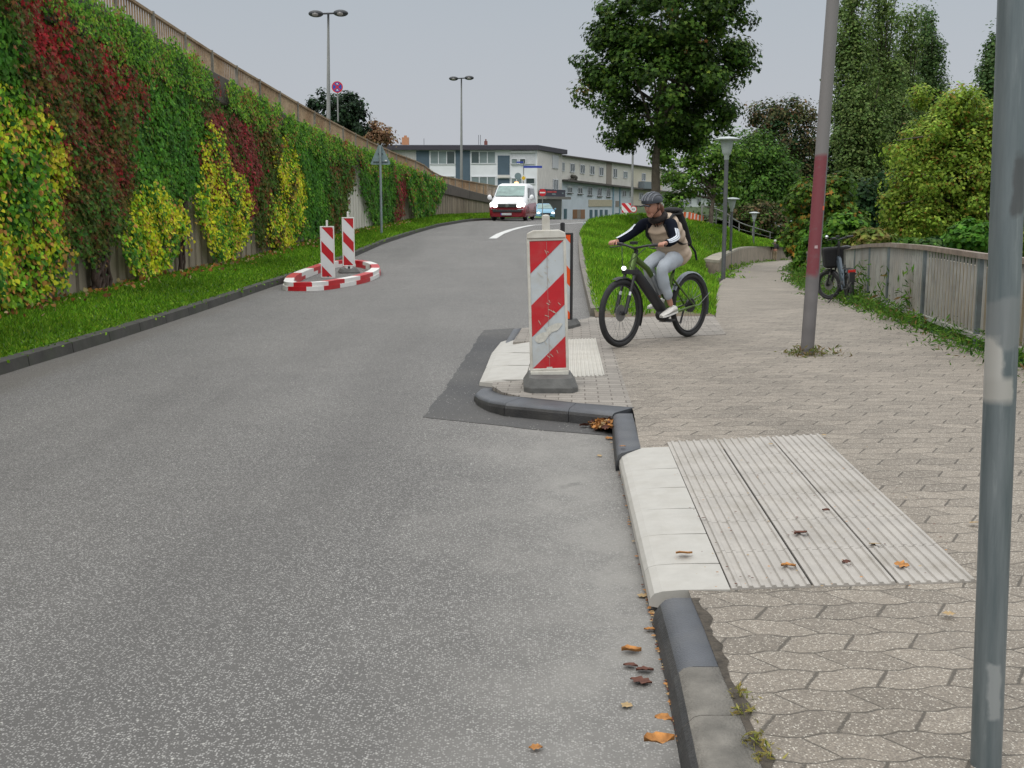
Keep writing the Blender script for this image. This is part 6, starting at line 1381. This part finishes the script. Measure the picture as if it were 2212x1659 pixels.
# ================================================================ PEOPLE
def skin(name, nodes, edges, mat_, parent, root=None, sub=2):
    ks = list(nodes); me = bpy.data.meshes.new(name); me.from_pydata([nodes[k][0] for k in ks], [(ks.index(a), ks.index(c)) for a, c in edges], []); me.materials.append(mat_)
    o = bpy.data.objects.new(name, me); COL.objects.link(o); o.parent = parent
    m_ = o.modifiers.new('skin', 'SKIN'); m_.use_smooth_shade = True
    sv = me.skin_vertices[0].data if me.skin_vertices else None
    if sv is None:
        bpy.context.view_layer.objects.active = o; sv = me.skin_vertices[0].data
    for i, k in enumerate(ks):
        r_ = nodes[k][1]; sv[i].radius = r_ if isinstance(r_, tuple) else (r_, r_); sv[i].use_root = (k == (root or ks[0]))
    s_ = o.modifiers.new('sub', 'SUBSURF'); s_.levels = sub; s_.render_levels = sub
    return o
mskin = M('skin', (.46, .235, .165), .5, var=.06); mjean = M('jeans_pale', (.37, .405, .445), .85, var=.12, sc=9, bump=.3, bsc=20, dirt=(.36, .42, .48), dsc=5, damt=.6)
mjkt = M('jacket_black', (.006, .008, .015), .9, var=.2, spec=.1); mvest = M('vest_beige', (.46, .36, .27), .6, var=.1, sc=8, bump=.5, bsc=14); mhel = M('helmet_grey', (.032, .037, .048), .35, var=.15); mhelw = M('helmet_light', (.12, .13, .15), .4); mhair = M('hair_brown', (.14, .055, .03), .7, var=.3, sc=30, bump=.6, bsc=60)
mshoe = M('shoe_white', (.62, .6, .56), .6, var=.08); msole = M('sole', (.7, .69, .66), .7); mfur = M('collar_dark', (.02, .015, .014), .95, var=.4, sc=30, bump=.8)
def crinkle(o, st_, sz):
    tx = bpy.data.textures.new('folds', 'CLOUDS'); tx.noise_scale = sz; m_ = o.modifiers.new('folds', 'DISPLACE'); m_.texture = tx; m_.strength = st_; m_.mid_level = .5; return o
rd = thing('person', 'cyclist in a grey helmet, beige padded vest and pale jeans riding the green bicycle', 'person', A0, rzb)
N = {'pel': ((.345, 0, .90), (.125, .11)), 'wst': ((.38, 0, 1.02), (.12, .095)), 'chs': ((.49, 0, 1.16), (.135, .10)), 'nkb': ((.59, 0, 1.27), .065), 'nk': ((.645, 0, 1.325), .048), 'hd1': ((.70, 0, 1.375), .07), 'hd2': ((.73, 0, 1.42), .08), 'hd3': ((.725, 0, 1.47), .06)}
E_ = [('pel', 'wst'), ('wst', 'chs'), ('chs', 'nkb'), ('nkb', 'nk'), ('nk', 'hd1'), ('hd1', 'hd2'), ('hd2', 'hd3')]
ARM = {'L': [(.61, .155, 1.25), (.67, .235, 1.125), (.70, .265, 1.075), (.83, .285, 1.045), (.915, .30, 1.045)], 'R': [(.62, -.155, 1.25), (.70, -.22, 1.16), (.755, -.245, 1.12), (.86, -.28, 1.07), (.93, -.30, 1.05)]}
LEG = {'L': [(.375, .085, .875), (.56, .105, .83), (.70, .10, .745), (.655, .11, .62), (.565, .125, .44), (.535, .128, .375)], 'R': [(.375, -.085, .875), (.53, -.10, .85), (.655, -.10, .80), (.575, -.11, .68), (.43, -.125, .50), (.39, -.128, .43)]}
ra = [.05, .042, .036, .030, .022]; rl_ = [.09, .078, .058, .052, .036, .030]
for s_ in 'LR':
    for i, p in enumerate(ARM[s_]): N[s_+'a%d' % i] = (p, ra[i])
    for i, p in enumerate(LEG[s_]): N[s_+'l%d' % i] = (p, rl_[i]*.9)
    E_ += [('chs', s_+'a0')]+[(s_+'a%d' % i, s_+'a%d' % (i+1)) for i in range(4)]+[('pel', s_+'l0')]+[(s_+'l%d' % i, s_+'l%d' % (i+1)) for i in range(5)]
    y = 1 if s_ == 'L' else -1; w0 = Vector(ARM[s_][4]); pm = w0+Vector((.035, y*.005, -.002)); N[s_+'pm'] = (tuple(pm), (.026, .018)); E_.append((s_+'a4', s_+'pm'))
    for f in range(4):
        y0 = y*(-.03+.019*f); l_ = (.026, .03, .028, .022)[3-f if y > 0 else f]
        k1, k2, k3 = (s_+'f%d%d' % (f, j) for j in range(3))
        N[k1] = (tuple(pm+Vector((.03, y0, .006))), .0085); N[k2] = (tuple(pm+Vector((.03+l_, y0, -.012))), .008); N[k3] = (tuple(pm+Vector((.03+l_*.7, y0, -.036))), .007); E_ += [(s_+'pm', k1), (k1, k2), (k2, k3)]
    N[s_+'t1'] = (tuple(pm+Vector((.0, -y*.035, -.012))), .010); N[s_+'t2'] = (tuple(pm+Vector((.03, -y*.045, -.03))), .008); E_ += [(s_+'pm', s_+'t1'), (s_+'t1', s_+'t2')]
skin('body', N, E_, mskin, rd, 'pel')
# trousers
T = {'p': ((.34, 0, .90), (.145, .12)), 'w': ((.37, 0, .97), (.13, .11))}; TE = [('p', 'w')]
for s_ in 'LR':
    for i, p in enumerate(LEG[s_][:5]): T[s_+str(i)] = (p, rl_[i]+.012)
    TE += [('p', s_+'0')]+[(s_+str(i), s_+str(i+1)) for i in range(4)]
crinkle(skin('trousers', T, TE, mjean, rd, 'p'), .032, .08)
J = {'c': ((.47, 0, 1.14), (.125, .10)), 'b': ((.38, 0, 1.02), (.12, .10)), 'n': ((.575, 0, 1.255), .075)}; JE = [('c', 'b'), ('c', 'n')]
for s_ in 'LR':
    for i, p in enumerate(ARM[s_]): J[s_+str(i)] = (p, ra[i]+.016-.001*i)
    JE += [('c', s_+'0')]+[(s_+str(i), s_+str(i+1)) for i in range(4)]
jk = crinkle(skin('jacket', J, JE, mjkt, rd, 'c'), .012, .07)
# white sleeve stripes lying on the jacket
for s_, y in (('L', 1), ('R', -1)):
    pts = [Vector(p) for p in ARM[s_]]; cur = cr(pts, 4)
    for k in (-1, 0, 1):
        b = MB(); rows = []
        for i, p in enumerate(cur[3:]):
            f = (i+3)/(len(cur)-1); rr = float(np.interp(f*4, range(5), ra))+.019; t_ = (cur[min(i+4, len(cur)-1)]-cur[i+2]).normalized(); o_ = Vector((.1, 1.0, .75)) if y > 0 else Vector((-.15, .05, 1.)); o_ = (o_-t_*o_.dot(t_)).normalized(); sd2 = t_.cross(o_)
            a0 = .36*k; row = []
            for da in (-.14, 0, .14): row.append(tuple(p+(o_*math.cos(a0+da)+sd2*math.sin(a0+da))*rr))
            rows.append(row)
        b.grid(rows); st_ = b.build('sleeve_stripe', M('stripe_white', (.62, .66, .72), .7), None); st_.parent = rd
# padded vest
sp = cr([Vector(p) for p in ((.27, 0, .86), (.325, 0, .92), (.375, 0, 1.02), (.45, 0, 1.12), (.535, 0, 1.215), (.59, 0, 1.265))], 7); b = MB(); n = len(sp)
rad = []
for i in range(n):
    f = i/(n-1); base_ = float(np.interp(f, [0, .12, .35, .65, .88, 1], [.145, .168, .150, .165, .155, .09])); rad.append(base_*(1+.085*abs(math.sin(f*math.pi*6.5))))
b.tube(sp, rad, 24, flat=(1.14, .86)); crinkle(b.build('vest', mvest, rd), .022, .07)
b = MB(); b.tube([(.345, 0, .935), (.47, 0, 1.03)], .001, 4)
for i in range(1): pass
for s_ in (-1, 1): b.tube([(.475, s_*.012, 1.0), (.61, s_*.012, 1.16), (.68, s_*.02, 1.25)], .006, 6)
b.build('zip', mfur, rd)
b = MB(); b.torus((0, 0, 0), .072, .035, 'z', 20, 8); b.v = [tuple(Matrix.Rotation(math.radians(30), 3, 'Y') @ Vector(v)+Vector((.625, 0, 1.30))) for v in b.v]; b.build('collar', mfur, rd)
# head details
hd = Vector((.735, 0, 1.415)); b = MB(); b.ball(hd, (.088, .072, .105), 20, 14); b.tube([hd+Vector((.08, 0, .012)), hd+Vector((.104, 0, -.018)), hd+Vector((.088, 0, -.03))], [.008, .013, .008], 8); b.tube([hd+Vector((.04, 0, -.075)), hd+Vector((.066, 0, -.07))], [.04, .03], 10)
for s_ in (-1, 1): b.ball(hd+Vector((-.005, s_*.074, -.005)), (.018, .01, .028), 8, 6)
face = b.build('face', mskin, rd)
for s_ in (-1, 1):
    b = MB(); b.ball(hd+Vector((.079, s_*.03, .018)), (.008, .013, .007), 8, 6); b.build('eye', M('eye_dark', (.03, .02, .018), .3), face)
for s_ in (-1, 1):
    b = MB(); b.tube([hd+Vector((.080, s_*.048, .036)), hd+Vector((.088, s_*.02, .040))], .004, 5); b.build('eyebrow', mhair, face)
b = MB(); b.tube([hd+Vector((.079, -.022, -.052)), hd+Vector((.086, 0, -.05)), hd+Vector((.079, .022, -.052))], [.003, .007, .003], 6); b.build('mouth', M('lips', (.35, .10, .09), .5), face)
b = MB(); b.ball(hd+Vector((-.025, 0, .005)), (.082, .080, .10), 16, 10); b.tube([hd+Vector((-.09, 0, -.0)), hd+Vector((-.125, .01, -.045)), hd+Vector((-.13, .015, -.11)), hd+Vector((-.11, .02, -.16))], [.03, .042, .036, .01], 10); b.build('hair', mhair, rd)
hm = MB(); Rh = Matrix.Rotation(math.radians(-4), 3, 'Y'); hm.ball((0, 0, 0), (.132, .098, .092), 24, 10, z0=-.12); hm.v = [tuple(Rh @ Vector(v)+hd+Vector((-.01, 0, .045))) for v in hm.v]; ho = hm.build('helmet', mhel, rd)
b = MB()
for k in (-2, -1, 0, 1, 2):
    y_ = k*.034; pts = []
    for i in range(9):
        a = math.radians(12+i*19.5); zz = math.sqrt(max(0, 1-(y_/.098)**2)); pts.append(Rh @ Vector((.134*math.cos(a)*zz, y_, .095*math.sin(a)*zz+.002))+hd+Vector((-.01, 0, .045)))
    b.tube(pts, .006, 6)
b.build('helmet_rib', mhelw, ho)
b = MB(); b.tube([hd+Vector((.128, s, .034-abs(s)*.2)) for s in (-.06, -.03, 0, .03, .06)], .008, 6); b.build('helmet_visor', mhel, ho)
b = MB(); 
for s_ in (-1, 1): b.tube([hd+Vector((.0, s_*.088, .04)), hd+Vector((.01, s_*.074, -.05)), hd+Vector((.03, 0, -.118))], .004, 5)
b.build('chin_strap', mjkt, ho)
Rr = Matrix.Translation(hd) @ Matrix.Rotation(math.radians(12), 4, 'Y') @ Matrix.Translation(-hd)
for o in [q for q in bpy.data.objects if q.parent in (rd, face, ho) and q.name.split('.')[0] in ('face', 'eye', 'eyebrow', 'mouth', 'hair', 'helmet', 'helmet_rib', 'helmet_visor', 'chin_strap')]: o.data.transform(Rr)
# shoes
for s_, (an, tl) in (('L', ((.535, .128, .375), -.28)), ('R', ((.39, -.128, .43), -.15))):
    a = Vector(an); Rt = Matrix.Rotation(-tl*.5, 3, 'Y'); b = MB()
    secs = [(-.075, .030, .062), (-.05, .036, .075), (.0, .036, .07), (.06, .040, .05), (.12, .044, .036), (.165, .036, .026), (.185, .016, .014)]
    rows = []
    for x_, w_, h_ in secs:
        row = []
        for k in range(12):
            q = 2*math.pi*k/12; v = Rt @ Vector((x_, w_*math.cos(q), -.062+h_*.5+h_*.5*math.sin(q))); row.append(tuple(a+v+Vector((.0, 0, -.01))))
        rows.append(row+[row[0]])
    b.grid(rows); b.add(rows[0][:-1], [tuple(range(12))]); b.add(rows[-1][:-1], [tuple(range(12))[::-1]]); sh = b.build('shoe', mshoe, rd)
    b = MB(); rows = []
    for x_, w_, h_ in secs: rows.append([tuple(a+Rt @ Vector((x_*1.02, yy*w_*1.08, zz))+Vector((0, 0, -.01))) for yy, zz in ((-1, -.052), (-1, -.072), (1, -.072), (1, -.052))])
    b.grid(rows, sm=False); b.build('sole', msole, sh)
# backpack
bp = thing('backpack', 'black backpack worn by the cyclist', 'backpack', A0, rzb)
s3 = cr([Vector(p) for p in ((.13, 0, .985), (.16, 0, 1.04), (.24, 0, 1.16), (.315, 0, 1.27), (.36, 0, 1.345), (.385, 0, 1.37))], 4)
b = MB(); b.tube(s3, [float(np.interp(i/(len(s3)-1), [0, .08, .5, .85, 1], [.04, .085, .105, .095, .04])) for i in range(len(s3))], 16, flat=(1.2, .72)); b.build('bag_body', mbag, bp)
b = MB(); b.ball((.36, 0, 1.365), (.12, .11, .04), 12, 8); b.build('top_flap', mbag, bp)
for s_ in (-1, 1):
    b = MB(); b.tube([(.36, s_*.10, 1.33), (.53, s_*.13, 1.33), (.66, s_*.12, 1.22), (.61, s_*.14, 1.10), (.44, s_*.18, 1.02), (.27, s_*.15, 1.02)], .014, 8, flat=(1.5, .5)); b.build('strap', mbag, bp)
b = MB(); b.tube([(.15, .10, 1.0), (.09, .12, .93), (.06, .12, .84)], .012, 6); b.build('hanging_strap', mbag, bp)
# man walking away on the path
wp = Pz(1673, 563.5, zp); wk = thing('person', 'white haired man in a dark jacket and beige trousers walking away on the path', 'person', wp, math.radians(-6))
G_ = {'pel': ((0, 0, .95), (.15, .11)), 'chs': ((0, .02, 1.32), (.19, .12)), 'nk': ((0, .02, 1.5), .055), 'h1': ((0, .03, 1.6), .09), 'h2': ((0, .03, 1.69), .08)}; GE = [('pel', 'chs'), ('chs', 'nk'), ('nk', 'h1'), ('h1', 'h2')]
arms = {'L': [(-.21, .02, 1.42), (-.27, -.03, 1.15), (-.27, .05, .92), (-.27, .07, .84)], 'R': [(.21, .02, 1.42), (.27, .0, 1.15), (.25, .12, .95), (.24, .15, .88)]}
legs = {'L': [(-.09, 0, .88), (-.10, .08, .48), (-.10, -.10, .10), (-.10, .05, .04)], 'R': [(.09, 0, .88), (.10, .18, .50), (.10, .16, .10), (.10, .32, .05)]}
for s_ in 'LR':
    for i, p in enumerate(arms[s_]): G_[s_+'a%d' % i] = (p, (.055, .042, .032, .03)[i])
    for i, p in enumerate(legs[s_]): G_[s_+'l%d' % i] = (p, (.09, .06, .04, .035)[i])
    GE += [('chs', s_+'a0')]+[(s_+'a%d' % i, s_+'a%d' % (i+1)) for i in range(3)]+[('pel', s_+'l0')]+[(s_+'l%d' % i, s_+'l%d' % (i+1)) for i in range(3)]
    h = Vector(arms[s_][3])
    for f in range(4): G_[s_+'f%d' % f] = (tuple(h+Vector((.0, -.02+.015*f, -.08))), .008); GE.append((s_+'a3', s_+'f%d' % f))
    G_[s_+'t'] = (tuple(h+Vector((.02, .03, -.04))), .009); GE.append((s_+'a3', s_+'t'))
skin('body', G_, GE, mskin, wk, 'pel')
C1 = {'c': ((0, .02, 1.30), (.25, .19)), 'p': ((0, 0, .90), (.22, .18)), 'n': ((0, .02, 1.49), .10)}; CE = [('c', 'p'), ('c', 'n')]
for s_ in 'LR':
    for i in range(3): C1[s_+str(i)] = (arms[s_][i], (.10, .085, .065)[i])
    CE += [('c', s_+'0'), (s_+'0', s_+'1'), (s_+'1', s_+'2')]
skin('jacket', C1, CE, M('coat_dark', (.025, .022, .022), .8), wk, 'c')
for s_, m_ in (('L', M('trousers_beige', (.30, .24, .15), .8)), ('R', M('trousers_beige_right', (.30, .24, .15), .8))):  # both trouser legs have the same plain beige
    skin('trouser_leg', {'a': (legs[s_][0], .13), 'b': (legs[s_][1], .10), 'c': (legs[s_][2], .085)}, [('a', 'b'), ('b', 'c')], m_, wk)
b = MB(); b.ball((0, -.02, 1.67), (.115, .12, .125), 14, 10); b.build('hair', M('hair_white', (.62, .60, .57), .8), wk)
for s_ in 'LR':
    q = Vector(legs[s_][2]); b = MB(); b.tube([q+Vector((0, -.05, -.06)), q+Vector((0, .12, -.07)), q+Vector((0, .2, -.075))], [.045, .05, .03], 8, flat=(1, .7)); b.build('shoe', mblk, wk)
